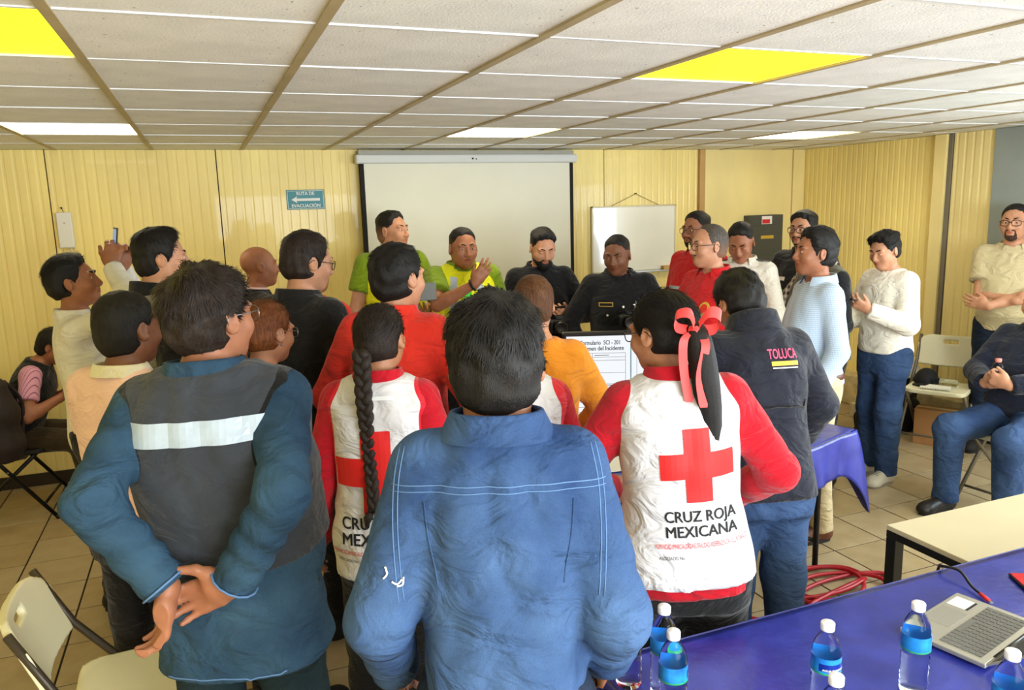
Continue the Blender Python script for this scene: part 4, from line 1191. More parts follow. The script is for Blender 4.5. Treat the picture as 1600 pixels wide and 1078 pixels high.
# the one hidden behind the man in denim
p = Person('person in a red jacket and white vest mostly hidden behind the man in denim', 0.943, 2.373, -21, H=1.580, w=.88, d=.95, res=.012, headres=.008, head=(0, 12, 0), female=True, skin='skin_mid',
    armL=dict(w=(-.15, .22, .95), pole=(-.4, -1, -.2)), armR=dict(w=(.15, .22, .95), pole=(.4, -1, -.2)))
p.body(face=False); p.hair(top=.012, side=.01, back=.012); p.top('jacket', C_red2, off=.02, fold=.004, hem=-.08); p.collar(C_red2, h=.05); p.trousers(C_black, res=.016); red_cross_vest(p, .27, False); p.shoes('sole_dark', res=.01)

# woman with the ponytail and red bow
p = P_bow = Person('woman with a ponytail and red ribbon bow in a white vest with a red cross', 1.199, 1.883, -24, H=1.67, w=0.97, d=1.0, belly=.02, res=.0098, headres=.0052, head=(42, 10, 0), female=True, skin='skin_mid', lean=3, side=-4, nk=-0.012,
    armL=dict(w=(-.20, .26, .98), pole=(-1, -.6, -.4), show=False), armR=dict(w=(.19, .24, .97), pole=(1, -.7, -.3), show=False))
p.body(); p.eyes(); p.hair(top=.012, side=.010, back=.014, nape=-.07, mess=.0008, strands=5000, slen=.06, swid=.0009, flow='tail', front=(.080, .058), burn=(.03, -.02))
p.glasses('black_plastic')
p.top('jacket', C_red2, off=.024, fold=.006, sl=(.068, .060, .05), hem=-.075); p.collar(C_red2, h=.055, r=.068); p.trousers(C_black, r=(.105, .08, .065), res=.013); p.shoes('sole_dark')
v = red_cross_vest(p, .205, True, .325, hem=-.035, tx=.03, tz=(.165, .122, .090, .06), tw=.20)
patch(p, 'collar_stripe', v, .10, .010, -.03, .515, False, C_inkw)
tb = p.Hd(-.015, -.118, .0)
tp = spline([p.Hd(0, -.10, .0), tb + V3(.01, -.03, -.01), tb + V3(.03, -.055, -.12), tb + V3(.05, -.05, -.30), tb + V3(.06, -.045, -.50)], 6)
b = MB(); n = len(tp)
for (ox, oy, rr) in ((0, 0, 1), (.012, .006, .7), (-.013, .004, .7), (.004, -.012, .6)):
    b.tube([Vector(q) + Vector((ox*min(1, i/6), oy, 0)) for i, q in enumerate(tp)], [(.018+.016*math.sin(math.pi*min(1, .12+i/(n-1)*.88)))*rr+.002 for i in range(n)], 10)
p.part('ponytail', b, MATS['hair_black'])
b = MB()
def ribbon(pts, w, sidev, th=.0015):
    q = spline(pts, 6); b.grid(lambda u, v_: q[min(int(round(u*(len(q)-1))), len(q)-1)] + Vector(sidev)*(v_-.5)*w*(1 if u < .95 else .8), len(q)-1, 3)
kn = tb + V3(.005, -.035, .005)
ribbon([kn, kn+V3(-.02, -.03, .05), kn+V3(-.055, -.02, .045), kn+V3(-.05, -.005, .01), kn], .030, (.2, .5, .8))
ribbon([kn, kn+V3(.03, -.02, .05), kn+V3(.065, -.01, .04), kn+V3(.05, -.01, .005), kn], .034, (.2, .5, .8))
ribbon([kn, kn+V3(-.035, -.03, -.02), kn+V3(-.035, -.03, -.10), kn+V3(-.02, -.035, -.19)], .024, (1, .2, 0))
ribbon([kn, kn+V3(.02, -.04, -.03), kn+V3(.005, -.05, -.12), kn+V3(.015, -.055, -.20)], .024, (1, .2, 0))
b.tube([kn+V3(-.012, 0, 0), kn+V3(0, -.012, 0), kn+V3(.012, 0, 0)], .014, 10)
p.part('ribbon_bow', b, material('coral_ribbon', (236, 62, 58), .55, sheen=.3))

# man in the navy jacket leaning over the table
p = Person('man in a navy work jacket with pink lettering on the back, leaning over the table', 1.865, 2.401, -14, H=1.7, w=0.96, d=1.08, belly=.03, res=.0105, headres=.006, lean=12, head=(14, 34, 0), skin='skin_mid', hunch=.02, nk=-0.02,
    armL=dict(w=(-.2, .42, 1.0), pole=(-1, -.2, -.6)), armR=dict(w=(.27, .30, .90), pole=(1, -.6, 0), show=False))
p.body(); p.hair(top=.018, side=.012, back=.014, nape=-.08, mess=.003, strands=4500, slen=.035, swid=.0011, flow='crown')
t = p.top('jacket', C_navy, off=.026, fold=.005, sl=(.072, .066, .058), hem=-.06, cuff=.05); p.collar(C_navy, h=.075, r=.076, flare=.02, gap=40); p.trousers(D_jean, r=(.1, .078, .066), res=.013); p.shoes('sole_dark')
stitch(p, 'yoke_flap', t, [p.T(x, -.22, .27-.0*abs(x)) for x in (-.22, -.1, 0, .1, .22)], mat=C_bind, r=.004)
dims(p, 'lettering', t, 'TOLUCA', .05, .045, .445, False, material('logo_pink', (232, 84, 120), .6), bold=True, width=.115)
patch(p, 'logo_bar', t, .105, .016, .05, .427, False, C_gold)
patch(p, 'logo_line', t, .10, .004, .05, .411, False, C_inkw)
# ================================================================== the left-hand group
p = P_photo = Person('young man in a white shirt holding a phone up to take a photo', -0.576, 4.117, -84, H=1.727, w=.98, d=1.0, res=.0115, headres=.0055, head=(-14, -9, 0), skin='skin_tan', lean=-4,
    armR=dict(w=(.07, .125, 1.665), pole=(.7, -.1, -1), dir=(-.2, .2, 1), palm=(-1, .1, 0), cl=(40, 45, 50, 50)), armL=dict(w=(-.02, .17, 1.65), pole=(-.7, 0, -1), dir=(.25, .25, 1), palm=(1, .2, 0), cl=(50, 50, 50, 50)))
p.body(); p.eyes(look=0); p.lids(.3); p.brows(thick=1.3); p.hair(top=.026, side=.010, back=.022, nape=-.07, mess=.0012, strands=3500, slen=.05, swid=.0011, flow='back', front=(.062, .084), burn=(.03, -.025))
p.top('shirt', C_white, off=.016, fold=.005, sl=(.06, .055, .042), cuff=.05, hem=-.08); p.collar(C_white, h=.04, r=.070); p.trousers(C_black, res=.019); p.shoes('sole_dark')
a = p.arm['R']; u = nrm(a['W']-a['E']); e1 = nrm(np.cross(u, Z_)); e2 = np.cross(u, e1)
b = MB(); b.tube([a['W'] - u*.012 + .037*(e1*math.cos(q)+e2*math.sin(q)) for q in np.linspace(0, 6.28, 17)[:-1]], .006, 6, closed=True); p.part('wristband', b, material('green_band', (70, 92, 60), .6))

p = Person('young man in a black jacket with a grey tweed body, looking right', -0.163, 3.492, -62, H=1.875, w=.96, d=.98, res=.0115, headres=.0055, head=(-26, 3, 0), skin='skin_light', hscale=0.88)
p.body(); p.eyes(); p.lids(.35); p.brows(); p.hair(top=.022, side=.011, back=.012, nape=-.085, mess=.002, strands=3500, slen=.04, swid=.0011, flow='crown', burn=(.035, -.03), quiff=.010)
p.top('jacket', C_black, off=.020, fold=.004, hem=-.08, sl=(.066, .06, .05)); p.collar(C_black, h=.06, r=.072); p.trousers(C_trs, res=.019); p.shoes('sole_dark')
v = p.top('tweed_vest', C_grey, off=.028, sleeve=None, hem=-.06, fold=.002, neck=-.10, necky=-.0)

p = Person('bald man with a moustache in a dark jacket and pink shirt', 0.291, 4.757, -74, H=1.71, w=1.02, res=.0125, headres=.0055, head=(-8, 0, 0), skin='skin_tan', hscale=1.02)
p.body(); p.eyes(); p.lids(.35); p.brows(); p.beard('hair_black', full=False, mous=True)
p.top('jacket', C_black2, off=.022, fold=.003, hem=-.10, sl=(.066, .06, .05), neck=-.01); p.collar(cloth('pink_shirt', (232, 196, 196)), h=.045, r=.064); p.collar(C_black2, h=.035, r=.074, name='lapel'); p.trousers(C_trs, res=.019); p.shoes('sole_dark')
b = MB(); b.tube(spline([p.T(-.06, -.04, .56), p.T(-.085, .08, .46), p.T(-.03, .15, .30), p.T(0, .155, .22)], 5), .004, 6); b.tube(spline([p.T(.06, -.04, .56), p.T(.085, .08, .46), p.T(.03, .15, .30), p.T(0, .155, .22)], 5), .004, 6); p.part('lanyard', b, C_red2)

p = Person('man in a black suit jacket and glasses, head bowed', 0.411, 3.425, -52, H=1.826, w=1.02, d=1.05, belly=.03, res=.0115, headres=.0055, head=(-26, 12, 0), skin='skin_light', hscale=0.96, armR=dict(w=(.2, .22, 1.05), pole=(1, -1, -.5)))
p.body(); p.eyes(); p.lids(.5); p.brows('hair_soft'); p.hair('hair_soft', top=.020, side=.014, back=.016, nape=-.085, mess=.0025, strands=3500, slen=.03, swid=.0011, flow='crown', burn=(.03, -.03)); p.glasses()
p.top('suit_jacket', C_black2, off=.026, fold=.003, hem=-.16, sl=(.072, .064, .054)); p.collar(C_black2, h=.045, r=.074); p.trousers(C_trs, res=.019); p.shoes('sole_dark')

p = Person('woman with auburn hair tied back and glasses, behind the slate vest', 0.186, 2.867, -52, H=1.596, w=.95, res=.0115, headres=.005, head=(-4, 8, 0), female=True, skin='skin_mid')
p.body(); p.eyes(); p.hair('hair_auburn', top=.014, side=.010, back=.018, nape=-.075, mess=.001, strands=4000, slen=.05, swid=.001, flow='tail', burn=(.035, -.02)); p.glasses('steel')
p.top('blouse', cloth('dark_teal_blouse', (34, 44, 48)), off=.016, hem=-.08); p.trousers(C_trs, res=.019); p.shoes('sole_dark')
b = MB(); b.tube(spline([p.Hd(.0, -.10, .0), p.Hd(.01, -.135, -.03), p.Hd(.015, -.14, -.10), p.Hd(.01, -.12, -.17)], 5), [.02, .026, .030, .032, .033, .033, .032, .031, .030, .028, .026, .023, .018, .012, .008, .003], 10); p.part('ponytail', b, MATS['hair_auburn'])
for g in (-1, 1):
    b = MB(); b.lathe([(.0001, -.004), (.003, -.003), (.0042, 0), (.003, .003), (.0001, .004)], 10, M=Matrix.Translation(p.Hd(g*.084, -.002, -.042))); p.part('earring', b, MATS['steel'])

p = Person('person in a red shirt with white lettering behind the black suit', 0.505, 4.077, -40, H=1.72, w=1.05, res=.012, headres=.007, head=(-10, 0, 0), skin='skin_tan')
p.body(face=False); p.hair(); t = p.top('shirt', C_red3, off=.016, hem=-.08, sl=(.066, .06, .05)); p.collar(C_red3, h=.04); p.trousers(C_trs, res=.019); p.shoes('sole_dark')
p.text('lettering', t, 'Cr', .05, p.T(.17, .1, .44), p.R @ V3(-.6, -.8, 0), p.R @ Z_, C_inkw, width=.06)

p = Person('man in a red overall jacket with a dark arm badge, back to the viewer', 0.695, 2.974, -36, H=1.775, w=1.0, d=1.05, belly=.03, res=.011, headres=.0055, head=(-24, 2, 0), skin='skin_light', hscale=1.03, shw=1.0, nk=-0.015,
    armR=dict(w=(.24, .20, 1.00), pole=(1, -.8, -.3)), armL=dict(w=(-.25, .16, .95), pole=(-1, -.8, -.3)))
p.body(); p.eyes(); p.hair(top=.018, side=.011, back=.013, nape=-.085, mess=.003, strands=4500, slen=.03, swid=.0011, flow='crown', burn=(.03, -.02))
t = p.top('jacket', C_red3, off=.024, fold=.004, hem=-.10, sl=(.074, .066, .054)); p.collar(C_red3, h=.05, r=.074); p.trousers(C_black, res=.019); p.shoes('sole_dark')
a = p.arm['R']; c = a['S']*.62 + a['E']*.38
pt = p.rect('arm_badge', t, .075, .085, c, V3(.75, .66, 0), nrm(a['S']-a['E']), C_ink, cell=.012)
p.rect('badge_band', t, .055, .012, c + nrm(a['S']-a['E'])*.025, V3(.75, .66, 0), nrm(a['S']-a['E']), C_vio, cell=.012, lift=.004, parent=pt); p.rect('badge_band', t, .045, .010, c - nrm(a['S']-a['E'])*.02, V3(.75, .66, 0), nrm(a['S']-a['E']), C_vio, cell=.012, lift=.004, parent=pt)

p = Person('person with thinning brown hair in an orange sweater facing the monitor', 1.154, 2.718, -16, H=1.647, w=0.96, d=1.0, res=.0115, headres=.0055, head=(0, 8, 0), skin='skin_light',
    armR=dict(w=(.2, .25, .93), pole=(1, -.6, -.2)))
p.body(face=False); p.hair('hair_brown', top=.007, side=.008, back=.008, nape=-.08, mess=.001, strands=2500, slen=.025, swid=.0009, flow='crown')
p.top('sweater', C_org, off=.020, fold=.004, hem=-.08, sl=(.068, .06, .05)); p.collar(C_org, h=.02, r=.066, gap=2); p.trousers(C_trs, res=.019); p.shoes('sole_dark')

# seated woman at the left wall
p = P_seatw = Person('seated woman in a pink striped shirt and dark vest at the left wall', -0.955, 5.670, -95, H=1.60, seat=.42, res=.0125, headres=.007, head=(-10, 34, 0), female=True, skin='skin_tan', lean=24,
    armR=dict(w=(.14, .34, .78), pole=(.8, -1, -.5), dir=(-.3, .8, .5), palm=(-.6, 0, .8), cl=(40, 40, 40, 40)), armL=dict(w=(-.10, .34, .78), pole=(-.8, -1, -.5), dir=(.3, .8, .5), palm=(.6, 0, .8)))
p.body(); p.eyes(); p.hair(top=.012, side=.012, back=.016, nape=-.12, strands=1500, slen=.05, swid=.0012)
p.top('shirt', C_pstr, off=.016, sleeve='short', hem=-.06, short=.62, sl=(.062, .06, .05)); p.top('vest', C_black, off=.026, sleeve=None, hem=.10, fold=.002); p.trousers(cloth('olive_trousers', (62, 50, 32))); p.shoes('sole_dark')

# ================================================================== speakers in front of the screen
def hivis(p):
    v = p.top('hivis_vest', C_hv, off=.032, sleeve=None, hem=-.06, fold=.003, neck=-.03, necky=.03)
    for g in (-1, 1):
        patch(p, 'reflective_strip', v, .045, .20, g*.085, .40, True, C_silver, ang=-g*8); patch(p, 'reflective_strip', v, .045, .20, g*.095, .14, True, C_silver)
    patch(p, 'reflective_strip', v, .34, .045, 0, .02, True, C_silver)
    b = MB(); stitch(p, 'front_zip', v, [p.T(0, .25, .44), p.T(0, .25, .2), p.T(0, .25, -.05)], mat=C_bind, r=.004)
    return v
p = Person('tall medic in a lime polo and yellow hi-vis vest, speaking before the screen', 1.217, 5.305, 186, H=1.905, w=1.08, d=1.05, belly=.02, res=.0125, headres=.0055, head=(36, -2, 0), skin='skin_light', nk=-0.02,
    armL=dict(w=(-.10, .33, 1.17), pole=(-1, -.4, -1), dir=(.5, .7, .4), palm=(.4, 0, 1)), armR=dict(w=(.25, .12, .95), pole=(1, -.6, -.4)))
P_med1 = p
p.body(); p.eyes(); p.lids(.3); p.brows(); p.hair(top=.018, side=.004, back=.005, mess=.0015, burn=(.03, -.02), front=(.055, .087), quiff=.01, fade=(-.03, .04)); p.beard(full=False, mous=False, goatee=True, grow=.001)
p.top('polo_shirt', C_lime, off=.018, sleeve='short', short=.6, sl=(.07, .06, .05), hem=-.06); p.collar(C_lime, h=.042, r=.074); p.trousers(C_trs, res=.019); p.shoes('sole_dark')
v = hivis(p); pt = patch(p, 'name_patch', v, .12, .075, -.10, .405, True, C_badge, lift=.005); dims(p, 'lettering', v, 'SUEM', .035, -.10, .375, True, C_inkw, bold=True, lift=.008, parent=pt)
p.decal('star_of_life', v, *star(6, .024, .45), p.T(-.10, .1, .425), p.R @ V3(-1, 0, 0), p.R @ Z_, C_inkw, lift=.008, parent=pt)
a = p.arm['R']; e = a['S']*.5+a['E']*.5
sl_ = [c for c in p.root.children if c.name.startswith('polo_shirt')][0]
ep = p.rect('sleeve_emblem', sl_, .05, .07, e, V3(-.5, -.8, 0) if False else V3(-.3, .95, 0)*-1, Z_, C_inkw, cell=.012)

p = Person('stocky medic in a yellow hi-vis vest raising his hand to his chin', 1.57, 4.85, 172, H=1.8, w=1.1, d=1.15, belly=.06, res=.0125, headres=.0055, head=(8, 4, 0), skin='skin_tan', hscale=1.06, shw=1.03, nk=-0.04,
    armR=dict(w=(-.015, .34, 1.425), pole=(1, -.1, -.7), dir=(-.55, .15, .8), palm=(-.1, -1, .1), cl=(15, 12, 12, 15), thumb=30), armL=dict(w=(-.27, .12, .95)))
p.body(jaw=1.08); p.eyes(); p.lids(.55); p.brows(); p.hair('hair_black', top=.011, side=.003, back=.003, mess=.0008, front=(.055, .087), fade=(-.01, .06))
p.top('polo_shirt', C_lime, off=.018, sleeve='short', short=.62, sl=(.076, .06, .05), hem=-.06); p.collar(C_lime, h=.042, r=.078); p.trousers(C_black, res=.019); p.shoes('sole_dark')
v = hivis(p); pt = patch(p, 'name_patch', v, .115, .038, -.12, .40, True, C_badge, lift=.005); dims(p, 'lettering', v, 'MARCO', .032, -.12, .389, True, C_inkw, bold=True, lift=.008, parent=pt, width=.10)
pt = patch(p, 'role_patch', v, .125, .038, .115, .40, True, C_badge, lift=.005); dims(p, 'lettering', v, 'OPERATIVO', .026, .115, .391, True, C_inkw, bold=True, lift=.008, parent=pt, width=.11)
patch(p, 'pass_card', v, .05, .11, .0, .355, True, C_green, lift=.012)
a = p.arm['R']; u = nrm(a['W']-a['E']); e1 = nrm(np.cross(u, Z_)); e2 = np.cross(u, e1)
b = MB(); b.tube([a['W'] - u*.015 + .034*(e1*math.cos(q)+e2*math.sin(q)) for q in np.linspace(0, 6.28, 17)[:-1]], .008, 6, closed=True); p.part('watch_strap', b, MATS['black_plastic'])

P_beard = p = Person('bearded man in a black shirt looking down at a phone before the screen', 2.121, 4.813, 166, H=1.755, w=1.08, d=1.05, belly=.03, res=.0125, headres=.0055, head=(8, 24, 0), skin='skin_light', hscale=1.02,
    armL=dict(w=(-.13, .30, 1.16), pole=(-1, -.6, -.6), dir=(.55, .5, .4), palm=(.7, .0, .6), cl=(55, 55, 55, 55)), armR=dict(w=(.25, .1, .9)))
p.body(); p.eyes(); p.lids(.85); p.brows(); p.hair(top=.020, side=.005, back=.005, mess=.0015, quiff=.008, front=(.055, .087), fade=(-.02, .05)); p.beard(full=True, goatee=True, grow=.006)
p.top('shirt', C_black, off=.02, sl=(.068, .06, .05), hem=-.1, fold=.004); p.collar(C_black, h=.045, r=.072, gap=50); p.trousers(C_trs, res=.019); p.shoes('sole_dark')

p = Person('police officer in a black uniform with a silver star badge', 2.411, 4.312, 160, H=1.725, w=1.12, d=1.06, belly=.03, res=.0115, headres=.0055, head=(-26, 14, 0), skin='skin_dark', hscale=1.02, nk=-0.02,
    armR=dict(w=(.22, .10, .93), pole=(1, -.7, .2), dir=(-.7, .5, -.5), palm=(0, -1, 0)), armL=dict(w=(-.24, .1, .9), pole=(-1, -.8, .2)))
p.body(); p.eyes(); p.lids(.8); p.brows(); p.hair('hair_black', top=.011, side=.003, back=.003, mess=.0008, front=(.055, .087), fade=(-.01, .07))
t = p.top('uniform_shirt', C_black, off=.02, sl=(.07, .062, .05), hem=-.06, fold=.0035); p.collar(C_black, h=.042, r=.074); p.trousers(C_trs, res=.019); p.belt(C_bind, z=.0, h=.06, off=.024, name='duty_belt'); p.shoes('sole_dark')
pt = patch(p, 'name_tag', t, .085, .026, .105, .375, True, C_gold, lift=.003); patch(p, 'name_bar', t, .076, .017, .105, .375, True, C_bind, lift=.005, parent=pt)
p.decal('star_badge', t, [(0, 0)] + [(.031*(1 if i % 2 == 0 else .55)*math.cos(math.pi*i/7+.2), .031*(1 if i % 2 == 0 else .55)*math.sin(math.pi*i/7+.2)) for i in range(14)], [(0, i+1, (i+1) % 14+1) for i in range(14)], p.T(-.09, .1, .365), p.R @ V3(-1, 0, 0), p.R @ Z_, C_star, lift=.006)
for z in (.36, .28, .2, .12):
    for x in ((0,) if z != .28 else (0, .1, -.1)):
        p.decal('button', t, [(0, 0)] + [(.007*math.cos(math.pi*i/5), .007*math.sin(math.pi*i/5)) for i in range(10)], [(0, i+1, (i+1) % 10+1) for i in range(10)], p.T(x, .1, z+(.03 if x else 0)), p.R @ V3(-1, 0, 0), p.R @ Z_, C_star, lift=.005)
b = MB(); b.box((-.03, -.02, -.06), (.03, .02, .06), bev=.006, M=Matrix.Translation(p.T(.19, .10, .02))); b.tube([p.T(.20, .10, .07), p.T(.20, .10, .17)], .005, 8); p.part('radio', b, MATS['black_plastic'])

# ================================================================== the right-hand group
def red_uniform(p, t):
    pt = p.decal('round_crest', t, [(0, 0)] + [(.033*math.cos(math.pi*i/10), .038*math.sin(math.pi*i/10)) for i in range(20)], [(0, i+1, (i+1) % 20+1) for i in range(20)], p.T(-.10, .1, .36), p.R @ V3(-1, 0, 0), p.R @ Z_, C_gold, lift=.004)
    p.decal('crest_centre', t, [(0, 0)] + [(.022*math.cos(math.pi*i/10), .026*math.sin(math.pi*i/10)) for i in range(20)], [(0, i+1, (i+1) % 20+1) for i in range(20)], p.T(-.10, .1, .36), p.R @ V3(-1, 0, 0), p.R @ Z_, C_red3, lift=.006, parent=pt)
    patch(p, 'reflective_band', t, .27, .022, 0, .315, True, C_silver, lift=.003)
    patch(p, 'name_tag', t, .07, .022, -.09, .28, True, C_gold, lift=.004)
p = Person('bearded man in a red uniform and glasses at the back beside the whiteboard', 3.330, 4.790, 104, H=1.815, w=1.10, d=1.08, belly=.04, res=.0125, headres=.0055, head=(0, 2, 0), skin='skin_tan', hscale=1.03, armL=dict(w=(-.2, .25, 1.05)), armR=dict(w=(.2, .25, 1.05)))
p.body(); p.eyes(); p.lids(.3); p.brows(); p.hair(top=.016, side=.004, back=.004, mess=.001, front=(.055, .087), fade=(-.01, .05)); p.beard(full=True, grow=.002); p.glasses()
t = p.top('uniform_shirt', C_red, off=.02, sl=(.07, .062, .05), hem=-.08); p.collar(C_red, h=.042, r=.074); red_uniform(p, t); p.trousers(C_trs, res=.019); p.shoes('sole_dark')

p = Person('older commander in a red uniform and glasses, hand on his chest, facing left', 2.769, 3.854, 96, H=1.755, w=1.06, d=1.08, belly=.05, res=.012, headres=.0055, head=(-14, 2, 0), skin='skin_light', hscale=1.05,
    armR=dict(w=(.02, .30, 1.13), pole=(1, -.4, -.8), dir=(-.9, .3, .1), palm=(0, -1, 0), cl=(20, 20, 20, 20)), armL=dict(w=(-.26, .08, .9)))
p.body(); p.eyes(); p.lids(.35); p.brows('hair_grey'); p.hair('hair_grey', top=.007, side=.006, back=.006, mess=.0008, front=(.040, .100), fade=(-.05, .03)); p.beard('hair_grey', full=False, mous=True, goatee=True, grow=.001); p.glasses()
t = p.top('uniform_shirt', C_red, off=.02, sl=(.07, .062, .05), hem=-.08, fold=.003); p.collar(C_red, h=.045, r=.075); red_uniform(p, t); p.trousers(C_trs, res=.019); p.shoes('sole_dark')
ep = p.rect('epaulette', t, .06, .10, p.sh['L'] + V3(.02, 0, .1), V3(0, 1, 0)*-1, V3(-1, 0, 0)*-1, C_ink, cell=.015, lift=.004)
for i in range(4): p.rect('rank_bar', t, .046, .008, p.sh['L'] + V3(.0+.014*i-.01, 0, .1), V3(0, -1, 0), V3(1, 0, 0), C_gold, lift=.007, parent=ep)

p = Person('officer in a white shirt with a badge, head bowed, by the grey panel', 3.271, 4.206, 132, H=1.775, w=1.0, d=1.0, res=.0125, headres=.0055, head=(0, 30, 0), skin='skin_tan', armR=dict(w=(.1, .3, 1.05), pole=(1, -.5, -.7)), armL=dict(w=(-.1, .3, 1.05), pole=(-1, -.5, -.7)))
p.body(); p.eyes(); p.lids(.9); p.brows(); p.hair(top=.013, side=.003, back=.004, mess=.001, front=(.055, .087), fade=(-.01, .06))
t = p.top('uniform_shirt', C_white, off=.018, sl=(.066, .06, .05), hem=-.08, fold=.0035); p.collar(C_white, h=.042, r=.072); p.trousers(C_trs, res=.019); p.shoes('sole_dark')
p.decal('star_badge', t, [(0, 0)] + [(.036*(1 if i % 2 == 0 else .55)*math.cos(math.pi*i/7+.2), .036*(1 if i % 2 == 0 else .55)*math.sin(math.pi*i/7+.2)) for i in range(14)], [(0, i+1, (i+1) % 14+1) for i in range(14)], p.T(-.09, .1, .37), p.R @ V3(-1, 0, 0), p.R @ Z_, C_gold, lift=.006)
for g in (-1, 1): p.rect('epaulette', t, .055, .10, p.sh['R' if g > 0 else 'L'] + V3(-g*.03, 0, .1), V3(0, -1, 0), V3(1, 0, 0), C_bind, cell=.015, lift=.004)
stitch(p, 'pocket_flap', t, [p.T(-.14, .2, .305), p.T(-.09, .2, .295), p.T(-.04, .2, .305)], mat=C_badge, r=.002); stitch(p, 'pocket_flap', t, [p.T(.14, .2, .305), p.T(.09, .2, .295), p.T(.04, .2, .305)], mat=C_badge, r=.002)

p = Person('man in a dark short-sleeved uniform shirt with glasses by the rear corner', 4.015, 4.462, 112, H=1.80, w=1.02, d=1.08, belly=.03, res=.0125, headres=.0055, head=(-2, 2, 0), skin='skin_light', hscale=1.03, armR=dict(w=(.27, .12, .95), pole=(1, -1, 0)), armL=dict(w=(-.25, .12, .92)))
p.body(); p.eyes(); p.lids(.3); p.brows(thick=1.2); p.hair(top=.020, side=.008, back=.008, mess=.001, quiff=.006); p.beard(full=True, grow=.0005); p.glasses(r=.002)
t = p.top('uniform_shirt', cloth('charcoal_cloth', (34, 36, 38)), off=.02, sleeve='short', short=.62, sl=(.074, .06, .05), hem=-.06); p.collar(MATS['charcoal_cloth'], h=.042, r=.074); p.trousers(C_trs, res=.019); p.shoes('sole_dark')
patch(p, 'name_tag', t, .08, .026, .10, .37, True, C_inkw, lift=.004); patch(p, 'green_piping', t, .09, .006, .10, .29, True, C_green, lift=.004, ang=8)

p = Person('man in a checked shirt and olive quilted vest behind the pale blue shirt', 3.664, 3.929, 86, H=1.725, w=1.02, d=1.08, belly=.05, res=.0125, headres=.0055, head=(0, 4, 0), skin='skin_light', armR=dict(w=(.06, .42, 1.12), pole=(.8, -.5, -1)), armL=dict(w=(-.16, .16, .93), pole=(-.1, -1, -.2)))
p.body(); p.eyes(); p.brows(); p.hair('hair_soft', top=.016, side=.010, back=.010, mess=.0025, crown=((0, -.06, .12), (.045, .05, .04)))
p.top('shirt', C_plaid, off=.02, sl=(.062, .056, .05), hem=-.08, arms='R'); p.top('dark_sleeve', C_black, off=.010, sl=(.060, .054, .048), hem=-.05, arms='L'); p.collar(C_plaid, h=.04, r=.074); v = p.top('quilted_vest', C_olive, off=.036, sleeve=None, hem=-.04, fold=.004, neck=-.04, necky=.06); p.trousers(C_black, res=.019); p.shoes(C_bshoe, res=.009)

p = P_blue = Person('man in a pale blue checked shirt, khaki trousers and brown shoes, facing left', 3.052, 3.300, 74, H=1.725, w=0.94, d=1.05, belly=.02, res=.011, headres=.005, head=(0, -2, 0), skin='skin_tan', hscale=1.04, lean=-1,
    armL=dict(w=(-.23, .10, .87), pole=(-.4, -1, 0)), armR=dict(w=(.22, .16, .95)), feet={'L': (-.11, -.02), 'R': (.11, .10)})
p.body(); p.eyes(); p.lids(.35); p.brows(); p.hair(top=.022, side=.013, back=.016, nape=-.075, mess=.002, quiff=.012, strands=2500, slen=.03, swid=.001, flow='back', burn=(.03, -.03))
p.top('shirt', C_blue_chk, off=.020, sl=(.060, .056, .048), hem=.0, fold=.005, cuff=.05); p.collar(C_blue_chk, h=.045, r=.074); p.trousers(C_khaki, r=(.10, .078, .066), off=.010, res=.011); p.belt(C_belt, z=.045, off=.022); p.shoes(C_shoe, res=.006)

p = P_sw = Person('young man in a white knit sweater, jeans and white sneakers looking at his phone', 4.083, 3.793, 90, H=1.68, w=0.94, d=1.0, res=.0115, headres=.0055, head=(4, 18, 0), skin='skin_light',
    armL=dict(w=(-.13, .29, 1.19), pole=(-.7, -.6, -1), dir=(.3, .8, .5), palm=(.6, -.2, .7), cl=(40, 40, 45, 50)), armR=dict(w=(.08, .28, 1.12), pole=(.8, -.6, -1), dir=(-.2, .9, .4), palm=(-.4, 0, 1)), feet={'L': (-.10, .05), 'R': (.10, -.02)})
p.body(); p.eyes(); p.lids(.85); p.brows(); p.hair(top=.024, side=.009, back=.010, mess=.004, freq=55, quiff=.014, strands=2500, slen=.03, swid=.0011, flow='crown', burn=(.03, -.02))
p.top('knit_sweater', C_knit, off=.026, sl=(.072, .070, .052), hem=.005, fold=.004, cuff=.05); p.collar(C_knit, h=.018, r=.066, gap=1); p.trousers(D_jean, r=(.098, .078, .070), fold=.006, res=.0105); p.shoes(C_sneak, sole='sole_white', wide=1.12, res=.0055)
for sh in [c for c in p.root.children if c.name.startswith('shoe')]:
    sd = 'L' if np.mean([v.co.x for v in sh.data.vertices]) < 0 else 'R'; a = p.ank[sd]; fw = nrm((p.toe[sd]-a)*V3(1, 1, 0)); sx = V3(fw[1], -fw[0], 0)
    for i in range(5): stitch(p, 'lace', sh, [V3(a[0], a[1], .13-.012*i) + fw*(.05+.018*i) + sx*g*.022 for g in (-1, 0, 1)], mat=C_vio, r=.0028, lift=.002)

